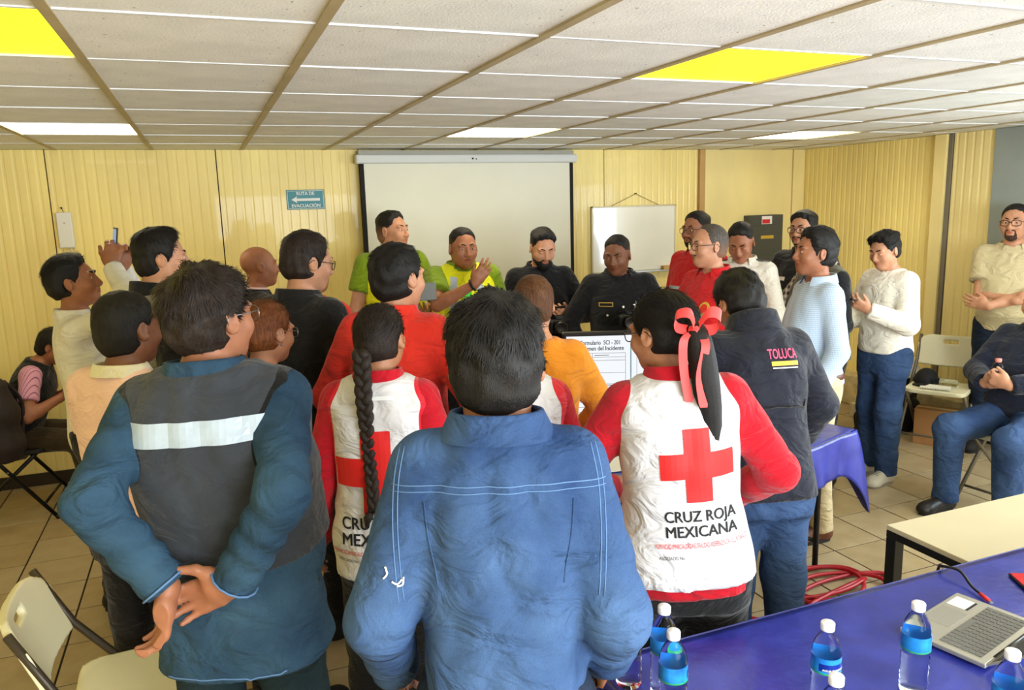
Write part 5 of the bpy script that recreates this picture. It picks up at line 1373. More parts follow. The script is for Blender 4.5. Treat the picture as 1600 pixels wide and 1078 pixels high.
p = P_beige = Person('man in a beige polo and glasses with arms crossed at the right edge', 5.318, 3.826, 118, H=1.81, w=1.08, d=1.06, belly=.05, res=.0115, headres=.0055, head=(-6, 0, 0), skin='skin_light', hscale=1.03,
    armR=dict(w=(-.08, .26, 1.16), pole=(1, -.2, -.6), dir=(-.9, .0, .25), palm=(0, -1, 0), cl=(15, 15, 15, 15)), armL=dict(w=(.08, .30, 1.12), pole=(-1, -.2, -.6), dir=(.9, -.05, .2), palm=(0, -1, 0), cl=(15, 15, 15, 15)))
p.body(); p.eyes(); p.lids(.35); p.brows(); p.hair(top=.012, side=.006, back=.006, mess=.001, front=(.054, .088), fade=(-.02, .04)); p.beard('stubble', full=True, mous=True, grow=.0010); p.glasses(r=.002)
t = p.top('polo_shirt', C_beige, off=.020, sleeve='short', short=.66, sl=(.074, .06, .05), hem=-.02); p.collar(C_beige, h=.035, r=.074); p.trousers(D_dark, r=(.104, .082, .068)); p.belt(C_bind, z=-.015); p.shoes('sole_dark')

p = P_seat = Person('seated man in a navy sweater and jeans holding a small bottle', 4.556, 3.082, 96, H=1.74, seat=.46, w=1.1, d=1.1, belly=.04, res=.0115, headres=.0055, head=(0, 4, 0), skin='skin_light', lean=-10,
    armR=dict(w=(.06, .30, .80), pole=(1, -.6, -.3), dir=(-.8, .4, .3), palm=(-.2, -.9, .2), cl=(60, 60, 60, 60)), armL=dict(w=(-.10, .33, .82), pole=(-1, -.6, -.3), dir=(.8, .3, .3), palm=(.2, -.9, .2), cl=(60, 60, 60, 60)), feet={'L': (-.20, .44), 'R': (.17, .42)})
p.body(); p.eyes(); p.brows(); p.hair(); p.top('sweater', C_navy2, off=.022, sl=(.072, .064, .054), hem=-.08, fold=.005); p.trousers(D_jean, r=(.105, .084, .068), fold=.006, res=.0105); p.shoes(C_bshoe, res=.007)
# ------------------------------------------------------------------ things on the walls
M_white = material('white_plastic', (228, 226, 216), .45, noise=.03, nscale=6); M_blk = MATS['black_plastic']; M_dk = material('dark_metal', (40, 36, 32), .45, .5)
# projection screen
sy = WY-.10
r = empty('projection_screen', 'large white pull-down projection screen on the back wall', 'projector screen', (2.09, sy, .70))
b = MB(); b.box((-.885, 0, .0), (.885, .004, 1.56)); b.build('screen_fabric', material('screen_fabric', (226, 224, 206), .8, noise=.02, nscale=3), r)
b = MB(); b.box((-.915, -.0015, .0), (-.883, .0055, 1.56)); b.box((.883, -.0015, .0), (.915, .0055, 1.56)); b.box((-.915, -.002, -.03), (.915, .006, .0)); b.build('black_border', material('screen_border', (18, 18, 18), .8), r)
b = MB(); b.box((-.945, -.03, 1.545), (.945, .055, 1.615), bev=.012); hs = b.build('housing', material('housing_white', (206, 208, 204), .4), r)
b = MB(); b.box((-.92, -.01, 1.615), (.92, .09, 1.645)); b.build('mounting_rail', material('rail_grey', (160, 158, 146), .6), r)
b = MB(); b.tube([(.0, -.032, 1.58), (0, -.036, 1.58)], .007, 10); b.tube([(.03, -.032, 1.577), (.03, -.036, 1.577)], .005, 10); b.build('maker_mark', C_ink, hs)
# whiteboard hung on a string
r = empty('whiteboard', 'white dry-erase board hanging by a string on the back wall', 'whiteboard', (3.652, WY-.03, 1.27))
b = MB(); b.box((-.425, -.004, .012), (.425, .012, .585)); b.build('board', material('board_white', (236, 234, 220), .12, noise=.03, nscale=4, coat=.5), r)
b = MB()
for lo, hi in (((-.436, -.008, 0), (.436, .018, .014)), ((-.436, -.008, .582), (.436, .018, .596)), ((-.436, -.008, 0), (-.422, .018, .596)), ((.422, -.008, 0), (.436, .018, .596))): b.box(lo, hi, bev=.002)
b.build('frame', material('whiteboard_frame', (196, 186, 156), .4, .3), r)
b = MB(); b.box((-.1, -.05, -.006), (.436, .0, .006), bev=.002); b.build('pen_tray', M_alu, r)
b = MB(); b.tube([(-.24, .0, .595), (.02, .01, .70)], .0022, 5); b.tube([(.02, .01, .70), (.26, .0, .595)], .0022, 5); b.tube([(.02, .03, .70), (.02, .0, .705)], .005, 8); b.build('hanging_string', M_seam, r)
e = MB(); e.box((-.055, -.022, 0), (.055, .022, .034), bev=.004); o = e.build('board_eraser', material('wood_eraser', (196, 156, 84), .6)); o.location = (3.99, WY-.058, 1.2765); tag(o, 'wooden eraser on the whiteboard tray', 'eraser')
# evacuation sign
r = empty('evacuation_sign', 'teal evacuation route sign with a white left arrow on the back wall', 'sign', (.762, WY-.004, 1.985))
b = MB(); b.box((-.142, -.004, -.074), (.142, 0, .074), bev=.0015); pl = b.build('plate', material('sign_teal', (12, 122, 132), .4), r)
Mf = frame((0, -.0046, 0), (1, 0, 0), (0, 0, 1), (0, -1, 0))
b = MB()
for (x0, y0, x1, y1) in ((-.136, -.068, .136, -.065), (-.136, .065, .136, .068), (-.136, -.068, -.133, .068), (.133, -.068, .136, .068)): b._add([Mf @ Vector(q) for q in ((x0, y0, 0), (x1, y0, 0), (x1, y1, 0), (x0, y1, 0))], [(0, 1, 2, 3)])
b.build('border_line', C_inkw, r)
b = MB(); b._add([Mf @ Vector((x, y, 0)) for x, y in ((-.108, 0), (-.062, .026), (-.070, .010), (.108, .010), (.108, -.010), (-.070, -.010), (-.062, -.026))], [(0, 2, 1), (0, 6, 5), (0, 5, 2), (2, 5, 4, 3)]); b.build('arrow', C_inkw, r)
flat_text('lettering', 'RUTA DE', .036, Mf @ Matrix.Translation((0, .034, 0)), C_inkw, r, True, .135); flat_text('lettering', 'EVACUACI\u00d3N', .036, Mf @ Matrix.Translation((0, -.058, 0)), C_inkw, r, True, .215)
# white wall box at the far left
r = empty('wall_access_point', 'white plastic wireless box with a cable on the left of the back wall', 'router', (-.885, WY-.002, 1.69))
b = MB(); b.box((-.048, -.04, 0), (.048, 0, .245), bev=.008); b.build('case', M_white, r)
b = MB(); b.tube([(-.005, -.042, .175), (.0, -.043, .17), (.005, -.042, .175)], .002, 5); b.build('logo', M_dk, r)
b = MB(); b.tube([(.02, -.012, .004), (.022, -.012, -.10), (.03, -.008, -.5)], .005, 6); b.build('cable', M_white, r)
b = MB(); b.tube([(-.01, -.006, .275), (-.01, -.02, .275)], .006, 8); b.tube([(-.01, -.012, .275), (0, -.012, .245)], .002, 5); b.build('hook', M_dk, r)
# electrical cabinet
r = empty('electrical_panel', 'dark grey electrical cabinet on the back wall near the corner', 'electrical panel', (5.06, WY-.021, 1.20))
b = MB(); b.box((-.195, -.10, 0), (.195, 0, .54), bev=.004); b.build('case', material('panel_grey', (74, 76, 70), .5), r)
b = MB(); b.box((-.17, -.106, .03), (.17, -.10, .44), bev=.003); dr = b.build('door', MATS['panel_grey'], r)
b = MB(); b.box((-.07, -.108, .315), (.08, -.1055, .345)); b.build('brass_plate', C_gold, dr)
b = MB(); b.box((-.06, -.1025, .455), (.06, -.1, .53)); b.build('sticker', C_inkw, r); b = MB(); b.box((-.055, -.104, .46), (.035, -.1022, .50)); b.build('red_label', C_inkr, r)

# ------------------------------------------------------------------ folding chairs
def rounded_panel(w, h, rt, rb, th, curve, slot=None, st=.010):
    v = Vol(np.arange(-w/2-.03, w/2+.03, st), np.arange(-.05-curve, .05, st*.55), np.arange(-.03, h+.03, st))
    def fn(V, X, Y, Z):
        def rr(x, z, hw, z0, z1, r):
            qx = np.abs(x)-hw+r; qz = np.abs(z-(z0+z1)/2)-(z1-z0)/2+r
            return np.sqrt(np.maximum(qx, 0)**2+np.maximum(qz, 0)**2)+np.minimum(np.maximum(qx, qz), 0)-r
        d = np.maximum(rr(X, Z, w/2, 0, h+.2, rb), rr(X, Z, w/2, -.2, h, rt))
        yc = Y + curve*(1-(2*X/w)**2)
        d = np.maximum(d, np.abs(yc)-th/2)
        d = np.maximum(d, -.5)
        if slot:
            q = rr(X, Z, slot[0]/2, slot[1]-slot[2]/2, slot[1]+slot[2]/2, slot[2]/2*.9); d = np.maximum(d, -q)
        return d - .002
    v.every(fn); return v.mesh('backrest')
ME_back = rounded_panel(.44, .24, .09, .02, .022, .045, (.11, .19, .034)); ME_back.name = 'backrest'
def seat_mesh():
    v = Vol(np.arange(-.24, .24, .011), np.arange(-.24, .26, .011), np.arange(-.03, .03, .0055))
    def fn(V, X, Y, Z):
        qx = np.abs(X)-.205+.06-.0*Y; qy = np.abs(Y-.01)-.20+.06; d = np.sqrt(np.maximum(qx, 0)**2+np.maximum(qy, 0)**2)+np.minimum(np.maximum(qx, qy), 0)-.06
        zz = Z + .006*np.cos(X*7)*np.cos(Y*7)
        return np.maximum(d, np.abs(zz)-.012) - .003
    v.every(fn); return v.mesh('seat')
ME_seat = seat_mesh()
def chair(label, x, y, yaw, pan, tube, group='folding chairs', hinge=True):
    r = empty('folding_chair', label, 'chair', (x, y, 0), math.radians(yaw), group)
    o = obj('seat', ME_seat.copy(), pan, r); o.location = (0, .0, .447)
    o = obj('backrest', ME_back.copy(), pan, r); o.location = (0, -.205, .585); o.rotation_euler = (math.radians(20), 0, 0)
    T1 = lambda g: [(g*.212, -.292, .80), (g*.214, -.20, .60), (g*.222, .24, .012)]
    for g in (-1, 1):
        b = MB(); b.tube(T1(g), .0125, 10); b.build('front_leg', tube, r)
        b = MB(); b.tube([(g*.196, .15, .425), (g*.196, -.02, .27), (g*.205, -.30, .012)], .0125, 10); b.build('rear_leg', tube, r)
        b = MB(); b.tube([(g*.206, -.03, .365), (g*.204, -.10, .40), (g*.206, -.13, .44)], .008, 8); b.build('side_brace', tube, r)
        for yy, zz in ((.245, .0), (-.303, .0)):
            b = MB(); b.lathe([(.0001, 0), (.016, 0), (.016, .03), (.0001, .03)], 12, M=Matrix.Translation((g*(.222 if yy > 0 else .205), yy, 0))); b.build('foot_cap', M_blk, r)
        if hinge: b = MB(); b.tube([(g*.222, .0, .335), (g*.232, .0, .335)], .006, 10); b.build('rivet', MATS['steel'], r)
    b = MB(); b.tube([(-.218, .17, .10), (.218, .17, .10)], .009, 8); b.build('cross_bar', tube, r)
    b = MB(); b.tube([(-.203, -.22, .09), (.203, -.22, .09)], .009, 8); b.build('cross_bar', tube, r)
    return r
M_pan = material('cream_plastic', (226, 220, 186), .42, noise=.04, nscale=5, bump=.1, bscale=200); M_tb = material('brown_grey_tube', (66, 58, 46), .4, .4); M_tg = material('grey_tube', (120, 114, 100), .4, .5); M_tk = material('black_tube', (18, 18, 18), .35, .3); M_pk = material('black_seat', (24, 22, 22), .6)
chair('cream plastic folding chair with brown tube frame at the lower left corner', -.30, 2.50, -88, M_pan, M_tb)
chair('cream folding chair with a cap and notebook on its seat at the right wall', 5.10, 4.15, 118, M_pan, M_tg)
q = rotz(P_seat.root.rotation_euler.z) @ Vector(P_seat.O); chair('cream folding chair under the seated man in the navy sweater', P_seat.root.location.x+q.x, P_seat.root.location.y+q.y, math.degrees(P_seat.root.rotation_euler.z), M_pan, M_tg)
q = rotz(P_seatw.root.rotation_euler.z) @ Vector(P_seatw.O); chair('black folding chair under the seated woman at the left wall', P_seatw.root.location.x+q.x, P_seatw.root.location.y+q.y, math.degrees(P_seatw.root.rotation_euler.z), M_pk, M_tk)
chair('black folding chair by the right wall behind the white knit sweater', 4.42, 4.88, 60, M_pk, M_tk)

# ------------------------------------------------------------------ tables
M_blue = material('blue_plastic_cloth', (30, 38, 122), .30, noise=1, rgb2=(48, 58, 152), nscale=9, bump=.5, bscale=26, spec=.6, detail=6)
def cloth_table(label, clabel, M, L, W, drop, corner_tip, fold=.010, legs=True):
    """L along x, W along y from the matrix origin; the cloth is a thing of its own"""
    r = empty('folding_table', label, 'table', M.translation, M.to_euler().z)
    b = MB(); b.box((.01, .01, .70), (L-.01, W-.01, .732), bev=.006); b.build('table_top', M_white, r)
    if legs:
        for x0 in (.15, L-.15):
            s_ = 1 if x0 < L/2 else -1
            b = MB(); b.tube(spline([(x0, .10, .70), (x0, .10, .30), (x0-s_*.0, .10, .06), (x0, .10, .012)], 5), .0145, 10); b.build('leg', M_tk, r)
            b = MB(); b.tube(spline([(x0, W-.10, .70), (x0, W-.10, .30), (x0, W-.10, .06), (x0, W-.10, .012)], 5), .0145, 10); b.build('leg', M_tk, r)
            b = MB(); b.tube([(x0, .10, .16), (x0, W-.10, .16)], .011, 8); b.build('leg_brace', M_tk, r)
    c = MB(); rn = random.Random(int(L*100))
    ph = [rn.uniform(0, 6) for _ in range(6)]
    def edge_pt(s):
        # walk round the table edge, s in 0..perimeter
        P = 2*(L+W); s %= P
        if s < L: return Vector((s, 0, 0)), Vector((0, -1, 0))
        if s < L+W: return Vector((L, s-L, 0)), Vector((1, 0, 0))
        if s < 2*L+W: return Vector((L-(s-L-W), W, 0)), Vector((0, 1, 0))
        return Vector((0, W-(s-2*L-W), 0)), Vector((-1, 0, 0))
    P = 2*(L+W); corners = [0, L, L+W, 2*L+W, P]
    n = 320; nd = 12
    rows = []
    for i in range(n):
        s = P*i/n; p, nr = edge_pt(s)
        dc = min(abs(s-q) for q in corners); w = math.exp(-(dc/.10)**2)
        cc = min(corners, key=lambda q: abs(s-q)); ctr = Vector((L/2, W/2, 0))
        col = []
        corner = edge_pt(cc % P)[0]; diag = Vector((1 if corner.x > L/2 else -1, 1 if corner.y > W/2 else -1, 0)).normalized()
        tip = corner_tip*math.exp(-(dc/.07)**2)
        for j in range(nd+1):
            t = j/nd; d = drop*t + tip*t*t
            out = .008 + fold*t*(1+math.sin(s*19+ph[0])+.5*math.sin(s*41+ph[1])) + w*t*.05
            q = p + nr*(out*(1-w)) + diag*(out*w*1.3)
            col.append(Vector((q.x, q.y, .742 - d - (.003 if t > 0 else 0))))
        rows.append(col)
    vs = [q for col in rows for q in col]; fs = [(i*(nd+1)+j, ((i+1) % n)*(nd+1)+j, ((i+1) % n)*(nd+1)+j+1, i*(nd+1)+j+1)[::-1] for i in range(n) for j in range(nd)]
    c._add([M @ v for v in vs], fs, 0, True)
    def topf(u, v):
        x, y = u*L, v*W
        e = min(x, y, L-x, W-y); z = .742 + (.0012*math.sin(x*31+4*math.sin(y*7+ph[2]))*math.sin(y*23+3*math.sin(x*9+ph[3])))*min(1, e/.08)
        return M @ Vector((x, y, z))
    c.grid(topf, 90, 40)
    o = c.build('tablecloth', M_blue); so = o.modifiers.new('thickness', 'SOLIDIFY'); so.thickness = .0015; so.offset = 1
    tag(o, clabel, 'tablecloth')
    return r, o
cloth_table('folding table under the near blue cloth with water bottles', 'shiny royal blue plastic cloth on the nearest table with bottles and laptop', Matrix.Translation((.83, .80, 0)), 2.3, .81, .22, .12)
th2 = math.radians(198.4)
cloth_table('folding table under the second blue cloth, carrying the monitor', 'royal blue plastic cloth with a hanging corner on the monitor table', Matrix.Translation((2.96, 2.87, 0)) @ rotz(th2) @ Matrix.Scale(1, 4), 1.50, .74, .20, .22) if False else None
u2 = Vector((.95, .316, 0)).normalized(); v2 = Vector((-u2.y, u2.x, 0)); A2 = Vector((2.96, 2.87, 0)); O2 = A2 - u2*1.50
cloth_table('folding table under the second blue cloth, carrying the monitor', 'royal blue plastic cloth with a hanging corner on the monitor table', frame(O2, u2, v2, Vector((0, 0, 1))), 1.50, .74, .20, .24)
# cream desk with a black steel frame
r = empty('desk', 'cream topped desk with a black square steel frame behind the blue table', 'desk', (2.33, 1.64, 0))
b = MB(); b.box((0, 0, .64), (1.25, .44, .66), bev=.003); b.build('desk_top', material('cream_laminate', (206, 194, 160), .4, noise=.03, nscale=4), r)
M_sq = material('black_square_tube', (14, 14, 14), .45)
for x0 in (0, 1.205):
    for y0 in (0, .395):
        b = MB(); b.box((x0, y0, 0), (x0+.045, y0+.045, .612), bev=.003); b.build('leg', M_sq, r)
for lo, hi in (((0, 0, .612), (1.25, .045, .64)), ((0, .395, .612), (1.25, .44, .64)), ((0, .045, .612), (.045, .395, .64)), ((1.205, .045, .612), (1.25, .395, .64))):
    b = MB(); b.box(lo, hi, bev=.002); b.build('frame_rail', M_sq, r)

# ------------------------------------------------------------------ monitor with the form
r = empty('monitor', 'flat monitor showing a white incident form on the second blue table', 'monitor', (1.925, 3.215, .745), math.radians(-22))
w_, h_ = .72, .405
b = MB(); b.box((-w_/2-.018, -.015, .10), (w_/2+.018, .03, .10+h_+.036), bev=.006); b.build('bezel', M_blk, r)
b = MB(); b.box((-.10, -.08, 0), (.10, .10, .012), bev=.004); b.box((-.03, .0, .01), (.03, .025, .2), bev=.004); b.build('stand', M_blk, r)
scr = bpy.data.materials.new('lit_form'); scr.use_nodes = True; bs = scr.node_tree.nodes['Principled BSDF']; bs.inputs['Base Color'].default_value = (.02, .02, .02, 1); bs.inputs['Emission Color'].default_value = (.92, .96, 1, 1); bs.inputs['Emission Strength'].default_value = .85; bs.inputs['Roughness'].default_value = .25
b = MB(); b._add([(-w_/2, -.0165, .118), (w_/2, -.0165, .118), (w_/2, -.0165, .118+h_), (-w_/2, -.0165, .118+h_)], [(0, 1, 2, 3)]); so_ = b.build('screen', scr, r)
Ms = frame((0, -.0172, .118+h_/2), (1, 0, 0), (0, 0, 1), (0, -1, 0))
def rects(name, L_, mat):
    b = MB()
    for (x0, y0, x1, y1) in L_: b._add([Ms @ Vector(q) for q in ((x0, y0, 0), (x1, y0, 0), (x1, y1, 0), (x0, y1, 0))], [(0, 1, 2, 3)])
    return b.build(name, mat, so_)
cx0, cx1 = -.335, -.075
lines = []
def hl(y, a=cx0, c=cx1, t=.0016): lines.append((a, y-t/2, c, y+t/2))
def vl(x, y0, y1, t=.0016): lines.append((x-t/2, y0, x+t/2, y1))
for y in (.118, .098, .082, -.035, -.05, -.066, -.08, -.10, -.125, -.15, -.175, -.19): hl(y)
vl(cx0, -.19, .118); vl(cx1, -.19, .118); vl(-.235, .098, .118); vl(-.2, -.035, .02); hl(.02)
for y in (.15, .0, -.12): hl(y, -.02, .32)
vl(-.02, -.16, .15); vl(.32, -.16, .15)
rects('form_lines', lines, material('form_ink', (40, 44, 60), .6)); rects('page_edge', [(-.052, -.2025, -.046, .2025)], material('page_blue', (150, 196, 226), .5))
flat_text('lettering', 'Formulario  SCI - 201', .030, Ms @ Matrix.Translation((-.195, .160, 0)), MATS['form_ink'], so_, True, .19); flat_text('lettering', 'Resumen del Incidente', .030, Ms @ Matrix.Translation((-.195, .132, 0)), MATS['form_ink'], so_, True, .225)
rects('form_small_print', [(-.225, .1055, -.155, .1085), (-.30, .088, -.23, .091), (-.31, -.043, -.27, -.040), (-.18, -.043, -.14, -.040)], MATS['form_ink'])
rects('red_label', [(-.02, .158, .08, .17)], C_inkr)
for i, (x, y, a) in enumerate(((1.62, 2.98, -5), (1.80, 3.02, 20), (2.15, 3.02, 10))):
    b = MB(); b.box((-.105, -.148, 0), (.105, .148, .003)); o = b.build('paper_sheet', material('paper', (236, 232, 214), .8)); o.location = (x, y, .7475+.0008*i); o.rotation_euler = (0, 0, math.radians(a)); tag(o, ['white form sheet lying at the left end of the monitor table', 'white form sheet lying turned in front of the monitor', 'white form sheet on the right of the monitor table'][i], 'paper', 'sheets on the monitor table')

# ------------------------------------------------------------------ water bottles
M_pet = material('clear_pet', (235, 245, 252), .04, trans=1.0, ior=1.16, spec=.6); M_wat = material('water', (225, 240, 250), .0, trans=1.0, ior=1.33); M_cap = material('white_cap', (236, 238, 240), .4); M_lab = material('blue_label', (20, 82, 190), .35, noise=1, rgb2=(40, 150, 220), nscale=26); M_lab2 = material('navy_label_band', (10, 36, 130), .35); M_labg = material('green_label_line', (40, 150, 90), .4)
def bottle_profile(sc_=1.0):
    p = [(.001, .002), (.028, .0), (.031, .006)]
    for i in range(16):
        z = .012+i*.0062; p.append((.0315 - .0016*(1+math.cos(i*math.pi)), z))
    p += [(.0318, .114), (.0318, .150), (.031, .160), (.027, .176), (.020, .190), (.0135, .200), (.0125, .208)]
    return [(r_*sc_, z*sc_) for r_, z in p]
def bottle(label, x, y, rz=0, s_=1.0, empty_top=True, z=.7445):
    r = empty('water_bottle', label, 'bottle', (x, y, z), rz, 'water bottles on the blue table')
    b = MB(); b.lathe(bottle_profile(s_), 28); b.build('bottle_body', M_pet, r)
    b = MB(); b.lathe([(.0145*s_, .206*s_), (.0152*s_, .208*s_), (.0152*s_, .222*s_), (.0135*s_, .2245*s_), (.0005, .2248*s_)], 24); b.build('cap', M_cap, r)
    def band(n_, z0, z1, m, off, a0=0, a1=6.2832, nn=28):
        b = MB(); b.grid(lambda u, v: Vector(((.0318*s_+off)*math.cos(a0+(a1-a0)*u), (.0318*s_+off)*math.sin(a0+(a1-a0)*u), (z0+(z1-z0)*v)*s_)), nn, 1); return b.build(n_, m, r)
    lb = band('label_band', .114, .150, M_lab, .0006)
    band('label_stripe', .120, .138, M_lab2, .0009, -2.9, -.6, 16); band('label_stripe', .112, .116, M_labg, .0009)
    vs, fs = text_mesh('AGUA PURIFICADA', .007, True)
    b = MB(); b._add([Vector(((.0318*s_+.0013)*math.cos(-1.75+v.x/(.033*s_)), (.0318*s_+.0013)*math.sin(-1.75+v.x/(.033*s_)), (.122*s_+v.y))) for v in vs], fs); b.build('lettering', C_inkw, lb)
    return r
bottle('water bottle farthest left behind another bottle, beside the denim sleeve', .925, 1.435, 2.1)
bottle('water bottle second from the left edge of the blue table', .885, 1.335, 1.9)
bottle('water bottle standing alone in the middle of the near blue table', 1.215, 1.225, 0.1)
bottle('water bottle touching the corner of the silver laptop', 1.465, 1.205, 2.6)
bottle('water bottle nearest the lower edge with only its cap in view', 1.085, 1.065, 0)
bottle('water bottle at the lower right corner of the picture', 1.475, .985, 1.2)
bottle('water bottle half hidden by the denim cuff', .868, 1.50, 2.4)

# ------------------------------------------------------------------ laptop, cable, red phone
FL, BL, RR = Vector((1.635, 1.398, .746)), Vector((1.936, 1.47, .746)), Vector((1.675, 1.189, .746))
xl = (BL-FL); Wl = xl.length; xl.normalize(); yl = (RR-FL); yl = (yl - xl*yl.dot(xl)); Dl = .215; yl.normalize()
r = empty('laptop', 'open silver laptop on the near blue table', 'laptop'); r.matrix_world = frame(FL, xl, -yl if False else yl, Vector((0, 0, 1)))
M_sil = material('laptop_silver', (176, 174, 164), .35, .6); M_key = material('key_grey', (104, 104, 98), .5); M_pad = material('touchpad', (168, 166, 156), .25, .5)
b = MB(); b.box((0, 0, .004), (Wl, Dl, .017), bev=.003); bd = b.build('base', M_sil, r)
b = MB(); b.box((.10, .012, .0168), (.205, .080, .0175)); b.build('touchpad', M_pad, bd)
b = MB(); b.box((.225, .012, .0168), (.285, .06, .0174)); b.build('sticker', C_inkw, bd); b = MB(); b.box((.225, .062, .0168), (.285, .068, .0174)); b.build('sticker', C_ink, bd); b = MB(); b.box((.012, .03, .0168), (.03, .042, .0174)); b.build('sticker', C_badge, bd)
kb = MB(); kb.box((.018, .092, .0165), (Wl-.018, .196, .0172)); kw = kb.build('keyboard_well', material('key_well', (150, 148, 138), .5, .3), bd)
b = MB(); b.box((-.0082, -.0078, 0), (.0082, .0078, .0022), bev=.001); key_me = b.mesh('key'); key_me.materials.append(M_key)
for j in range(6):
    for i in range(14):
        if j == 0 and 4 <= i <= 8: continue
        o = bpy.data.objects.new('key', key_me); link(o, kw); o.location = (.030 + i*(Wl-.06)/13, .101 + j*.0173, .0172)
b = MB(); b.box((.030 + 4*(Wl-.06)/13-.008, .0932, .0172), (.030 + 8*(Wl-.06)/13+.008, .1088, .0194), bev=.001); b.build('space_bar', M_key, kw)
Mt = Matrix.Translation((0, Dl, .012)) @ Matrix.Rotation(math.radians(52), 4, 'X').inverted() if False else Matrix.Translation((0, Dl, .012)) @ Matrix.Rotation(math.radians(38), 4, 'X')
b = MB(); b.box((.004, .002, -.003), (Wl-.004, .205, .003), bev=.002, M=Mt); ld = b.build('lid', M_sil, r)
b = MB(); b.box((.012, .012, .0028), (Wl-.012, .195, .0036), M=Mt); b.build('screen', material('dark_screen', (14, 14, 16), .08), ld)
b = MB(); b.tube([(.05, Dl, .014), (Wl-.05, Dl, .014)], .006, 10); b.build('hinge', M_blk, r)
b = MB(); pts = spline([(2.06, 1.66, .62), (2.05, 1.625, .745), (2.035, 1.60, .765), (2.045, 1.55, .77), (2.02, 1.49, .755), (2.006, 1.45, .752)], 6); b.tube(pts, .0042, 8); r = b.build('usb_cable', M_blk); tag(r, 'black cable with a red plug lying over the far edge of the blue table', 'cable')
b = MB(); b.tube([(2.006, 1.45, .752), (1.992, 1.412, .7515)], .0058, 8); b.build('red_plug', material('red_plug', (216, 40, 36), .4), r); b = MB(); b.box((-.005, -.012, -.002), (.005, 0, .002), M=Matrix.Translation((1.992, 1.412, .7515)) @ rotz(-.35)); b.build('metal_tip', MATS['steel'], r)
r = empty('phone', 'red and black phone at the right edge of the near blue table', 'phone', (2.19, 1.42, .7455), math.radians(-28)); b = MB(); b.box((-.036, -.075, 0), (.036, .075, .008), bev=.003); b.build('case', M_blk, r); b = MB(); b.box((-.033, -.072, .0075), (.033, .072, .0105), bev=.002); b.build('back_cover', material('red_gloss', (190, 24, 30), .2), r)

# ------------------------------------------------------------------ red hose coil on the floor
b = MB(); rn = random.Random(3); pts = []
for i in range(9):
    for k in range(14):
        a = 2*math.pi*k/14; f = i+k/14
        rx = .25 + .05*math.sin(f*1.7); ry = .125 + .03*math.cos(f*2.3)
        pts.append((2.70 + .06*math.sin(f*1.1) + rx*math.cos(a), 2.72 + .05*math.cos(f*1.9) + ry*math.sin(a), .012 + .006*(i % 4) + .004*math.sin(f*5)))
    if i == 3: break
pts += [(2.50, 2.62, .03), (2.35, 2.55, .014), (2.2, 2.62, .012), (2.1, 2.75, .012)]
b.tube(spline(pts, 3), .0105, 8); o = b.build('hose', material('red_rubber', (166, 20, 34), .4)); tag(o, 'coil of dark red rubber hose lying on the floor tiles', 'hose')

# ------------------------------------------------------------------ things held or set down
def world_of(p, v):
    return Matrix.Translation(p.root.location) @ rotz(p.root.rotation_euler.z) @ Vector(v)
def dirw(p, v): return (rotz(p.root.rotation_euler.z) @ Vector(v)).normalized()
def phone_in(p, sd, label, up, face, off=.075, noff=.028, lit=False, sz=(.072, .15)):
    a = p.arm[sd]; c = world_of(p, a['W'] + a['d']*off + a['n']*noff); y = dirw(p, up); z = dirw(p, face); z = (z - y*z.dot(y)).normalized(); x = y.cross(z)
    r = empty('phone', label, 'phone'); r.matrix_world = frame(c, x, y, z)
    b = MB(); b.box((-sz[0]/2, -sz[1]/2, -.004), (sz[0]/2, sz[1]/2, .004), bev=.003); b.build('body', M_blk, r)
    m = material('phone_screen_lit', (90, 130, 190), .2, emit=(120, 150, 190), estr=.6) if lit else material('phone_screen_dark', (20, 24, 30), .1)
    b = MB(); b.box((-sz[0]/2+.004, -sz[1]/2+.008, .0035), (sz[0]/2-.004, sz[1]/2-.008, .0046)); b.build('screen', m, r)
    return r
phone_in(P_photo, 'R', 'black phone with a lit screen held up by the man in the white shirt', (.0, .15, 1), (.2, -1, .1), .12, .04, True)
phone_in(P_beard, 'L', 'black phone in the hand of the bearded man in black', (.2, .8, .6), (0, -.6, .8))
phone_in(P_sw, 'L', 'dark phone in the hand of the man in the white sweater', (.2, 1, .3), (0, -.3, 1))
phone_in(P_seatw, 'R', 'phone with a bluish screen in the hand of the seated woman', (0, .8, .6), (-.2, -.6, .8), lit=True)
# tablet held by the tall medic
r = empty('tablet', 'grey tablet held open by the tall medic', 'tablet'); r.matrix_world = frame(Vector((1.245, 4.66, 1.385)), Vector((.93, -.36, .05)).normalized(), Vector((.02, .1, 1)).normalized(), Vector((-.36, -.93, .1)).normalized())
b = MB(); b.box((-.075, -.055, -.006), (.075, .055, .006), bev=.004); b.build('case', material('tablet_grey', (120, 128, 132), .4), r); b = MB(); b.box((-.07, -.05, .0055), (.07, .05, .0065)); b.build('back_plate', material('tablet_plate', (140, 148, 150), .35), r)
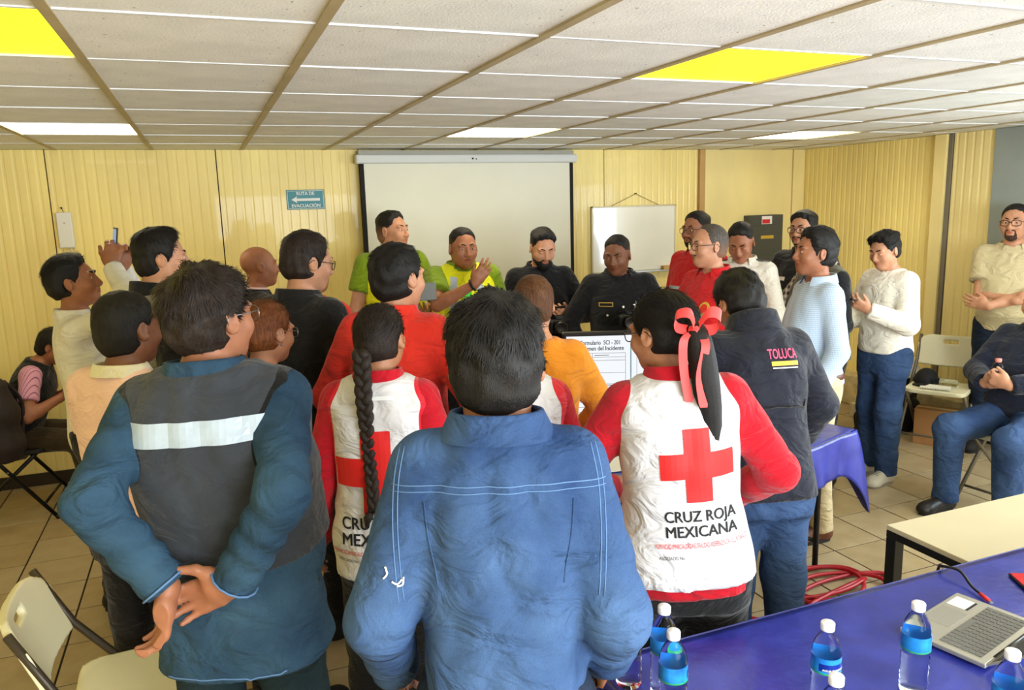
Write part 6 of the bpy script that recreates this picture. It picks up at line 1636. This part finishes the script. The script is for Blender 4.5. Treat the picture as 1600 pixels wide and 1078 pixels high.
# cameras carried at the waist
def dslr(label, c, yaw):
    r = empty('camera', label, 'camera', c, yaw)
    b = MB(); b.box((-.07, -.03, -.045), (.07, .03, .045), bev=.010); b.box((-.03, -.025, .04), (.03, .025, .07), bev=.008); b.box((-.072, -.045, -.04), (-.04, .0, .04), bev=.010); b.build('camera_body', M_blk, r)
    b = MB(); M = Matrix.Rotation(math.radians(90), 4, 'X'); b.lathe([(.036, .02), (.036, .06), (.040, .062), (.040, .10), (.036, .105), (.030, .100), (.0005, .098)], 24, M=M); b.build('lens_barrel', M_dk, r)
    b = MB(); b.lathe([(.0385, .088), (.0405, .09), (.0405, .094), (.0385, .096)], 24, M=M); b.build('lens_ring', MATS['steel'], r)
    return r
def strap(r, pts): b = MB(); b.tube(spline(pts, 6), .006, 6); b.build('neck_strap', M_blk, r)
c1 = Vector((2.086, 4.490, 1.125)); r = dslr('black camera hanging in front of the bearded man in black', c1, math.radians(-15)); 
c2 = Vector((2.364, 4.066, 1.187)); r = dslr('black camera hanging in front of the police officer', c2, math.radians(-25))
# on the right-hand chair: cap, notebook, bottle; helmet and bags beside it
r = empty('baseball_cap', 'black baseball cap with a white print on the cream chair seat', 'cap', (5.10, 4.27, .467), math.radians(120))
v = Vol(np.arange(-.14, .14, .005), np.arange(-.14, .24, .005), np.arange(-.01, .14, .005))
v.op(*s_ell((0, 0, .0), (.088, .105, .11)), k=0); v.op(*s_ell((0, -.0, -.012), (.084, .10, .108)), k=0, mode='s'); v.every(lambda V, X_, Y, Z: np.maximum(V, -Z+.0))
obj('crown', v.mesh('crown'), material('black_cap', (18, 18, 22), .8, noise=.1, nscale=30), r)
b = MB(); b.grid(lambda u, w2: Vector(((u-.5)*.17, .075 + w2*.095*math.sqrt(max(0, 1-(2*u-1)**2*.9)), .012 - .02*(2*u-1)**2 - .004*w2)), 16, 8); o = b.build('visor', MATS['black_cap'], r); o.modifiers.new('t', 'SOLIDIFY').thickness = .004
b = MB(); b.grid(lambda u, w2: Vector((.0895*math.cos((u-.5)*.9), .1065*math.sin((u-.5)*.9), .028+.012*w2)), 10, 1); b.build('print_strip', C_inkw, r)
r = empty('notebook', 'spiral notebook under the black cap on the cream chair', 'notebook', (5.01, 4.11, .4655), math.radians(35)); b = MB(); b.box((-.07, -.10, 0), (.07, .10, .008)); b.build('pages', MATS['paper'], r)
b = MB()
for i in range(18): b.tube([(-.07+.004*math.cos(a), -.09+i*.0106, .005+.007*math.sin(a)) for a in np.linspace(0, 6.28, 9)[:-1]], .0009, 4, closed=True)
b.build('spiral', M_dk, r)
r = empty('crumpled_bottle', 'empty clear plastic bottle lying on the cream chair seat', 'bottle'); r.matrix_world = frame(Vector((5.14, 4.03, .497)), Vector((.2, .1, .98)).normalized(), Vector((.44, -.9, 0)).normalized(), Vector((-.88, -.45, .2)).normalized())
b = MB(); b.lathe([(q*(1+.07*math.sin(i*2.1)), z) for i, (q, z) in enumerate(bottle_profile(.9))], 20, M=Matrix.Rotation(math.radians(90), 4, 'X')); b.build('bottle_body', M_pet, r)
r = empty('hard_hat', 'white hard hat on a dark bag beside the right wall', 'helmet', (5.19, 4.58, .46), math.radians(60))
v = Vol(np.arange(-.18, .18, .006), np.arange(-.2, .22, .006), np.arange(-.03, .2, .006)); v.op(*s_ell((0, 0, 0), (.115, .14, .145)), k=0); v.op(*s_cone((0, -.12, .03), (0, .12, .03), .02, .02), k=.0) if False else None
v.op(*s_cone((0, -.09, .112), (0, .09, .112), .036, .036), k=.02)
v.op(*s_ell((0, .02, .0), (.122, .165, .014)), k=.02); v.op(*s_ell((0, 0, -.02), (.105, .13, .14)), k=0, mode='s'); v.every(lambda V, X_, Y, Z: np.maximum(V, -Z-.012))
obj('shell', v.mesh('shell'), material('white_helmet', (232, 230, 222), .25), r)
b = MB(); b.tube([(.105*math.cos(a), .128*math.sin(a), .0) for a in np.linspace(0, 6.28, 25)[:-1]], .006, 6, closed=True); b.build('headband', M_dk, r)
def bag(label, c, sx, sy_, h, rz, mat, cat='bag', name='bag'):
    r = empty(name, label, cat, c, rz)
    v = Vol(np.arange(-sx-.05, sx+.05, .010), np.arange(-sy_-.08, sy_+.05, .010), np.arange(-.02, h+.06, .010))
    v.op(*s_loft((0, 0, 0), np.eye(3), [0, h*.2, h*.6, h*.9, h], [sx*.9, sx, sx*.95, sx*.75, sx*.35], [sy_*.9, sy_, sy_*.9, sy_*.7, sy_*.4], [0]*5, n=3, folds=lambda x, y, z: .006*np.sin(30*z+12*x)), k=0)
    v.op(*s_ell((0, -sy_*.85, h*.35), (sx*.7, sy_*.45, h*.25)), k=.02)
    obj('bag_body', v.mesh('bag_body'), mat, r)
    b = MB(); b.tube(spline([(-.05, 0, h*.97), (-.04, 0, h+.05), (.04, 0, h+.05), (.05, 0, h*.97)], 5), .008, 8); b.build('grab_handle', mat, r)
    for g in (-1, 1): b = MB(); b.tube(spline([(g*sx*.5, sy_*.6, h*.9), (g*sx*.7, sy_*1.25, h*.6), (g*sx*.6, sy_*1.0, h*.1)], 6), .011, 6); b.build('shoulder_strap', mat, r)
    b = MB(); b.tube(spline([(-sx*.55, -sy_*1.18, h*.45), (0, -sy_*1.30, h*.5), (sx*.55, -sy_*1.18, h*.45)], 5), .003, 5); b.build('zip', MATS['steel'], r)
    return r
M_bag = material('dark_nylon', (34, 24, 22), .7, noise=.15, nscale=20, bump=.3); M_bag2 = material('black_nylon', (16, 16, 18), .7, noise=.15, nscale=20)
bag('large dark brown backpack on the chair behind the seated woman', (-1.30, 5.28, .48), .19, .13, .52, math.radians(-20), M_bag, 'backpack', 'backpack')
bag('black rucksack standing on the floor under the white hard hat', (5.19, 4.58, .0), .15, .12, .46, math.radians(20), M_bag2, 'bag', 'rucksack')
bag('small black bag on the floor beside the black rucksack', (4.80, 4.50, .0), .12, .10, .24, math.radians(-30), M_bag2)
r = empty('cardboard_box', 'brown cardboard box on the floor under the cream chair with the cap', 'box', (5.105, 4.15, 0), math.radians(118)); b = MB(); b.box((-.15, -.09, 0), (.15, .07, .28), bev=.003); M_card = material('cardboard', (164, 118, 70), .8, noise=.08, nscale=9); b.build('carton', M_card, r); b = MB(); b.box((-.151, -.03, .2795), (.151, .01, .2808)); b.build('tape', material('packing_tape', (196, 166, 110), .3), r)
b = MB(); b.box((-.14, -.10, 0), (.14, .10, .12), bev=.006); o = b.build('concrete_block', material('pale_concrete', (196, 184, 152), .85, noise=.15, nscale=20, bump=.4, bscale=60)); o.location = (5.27, 4.95, 0); tag(o, 'pale concrete block on the floor by the right wall kerb', 'block')
# small bottle in the seated man's hands
a = P_seat.arm['R']; c = world_of(P_seat, a['W'] + a['d']*.07 + a['n']*.03)
r = empty('juice_bottle', 'small clear bottle with a pink cap in the seated man\'s hands', 'bottle', (c.x, c.y, c.z-.02)); b = MB(); b.lathe([(q*.95, z*.62) for q, z in bottle_profile(1.0)], 20); b.build('bottle_body', M_pet, r); b = MB(); b.lathe([(.0145, .128), (.0165, .13), (.0165, .148), (.001, .149)], 18); b.build('cap', material('pink_cap', (232, 130, 120), .4), r)
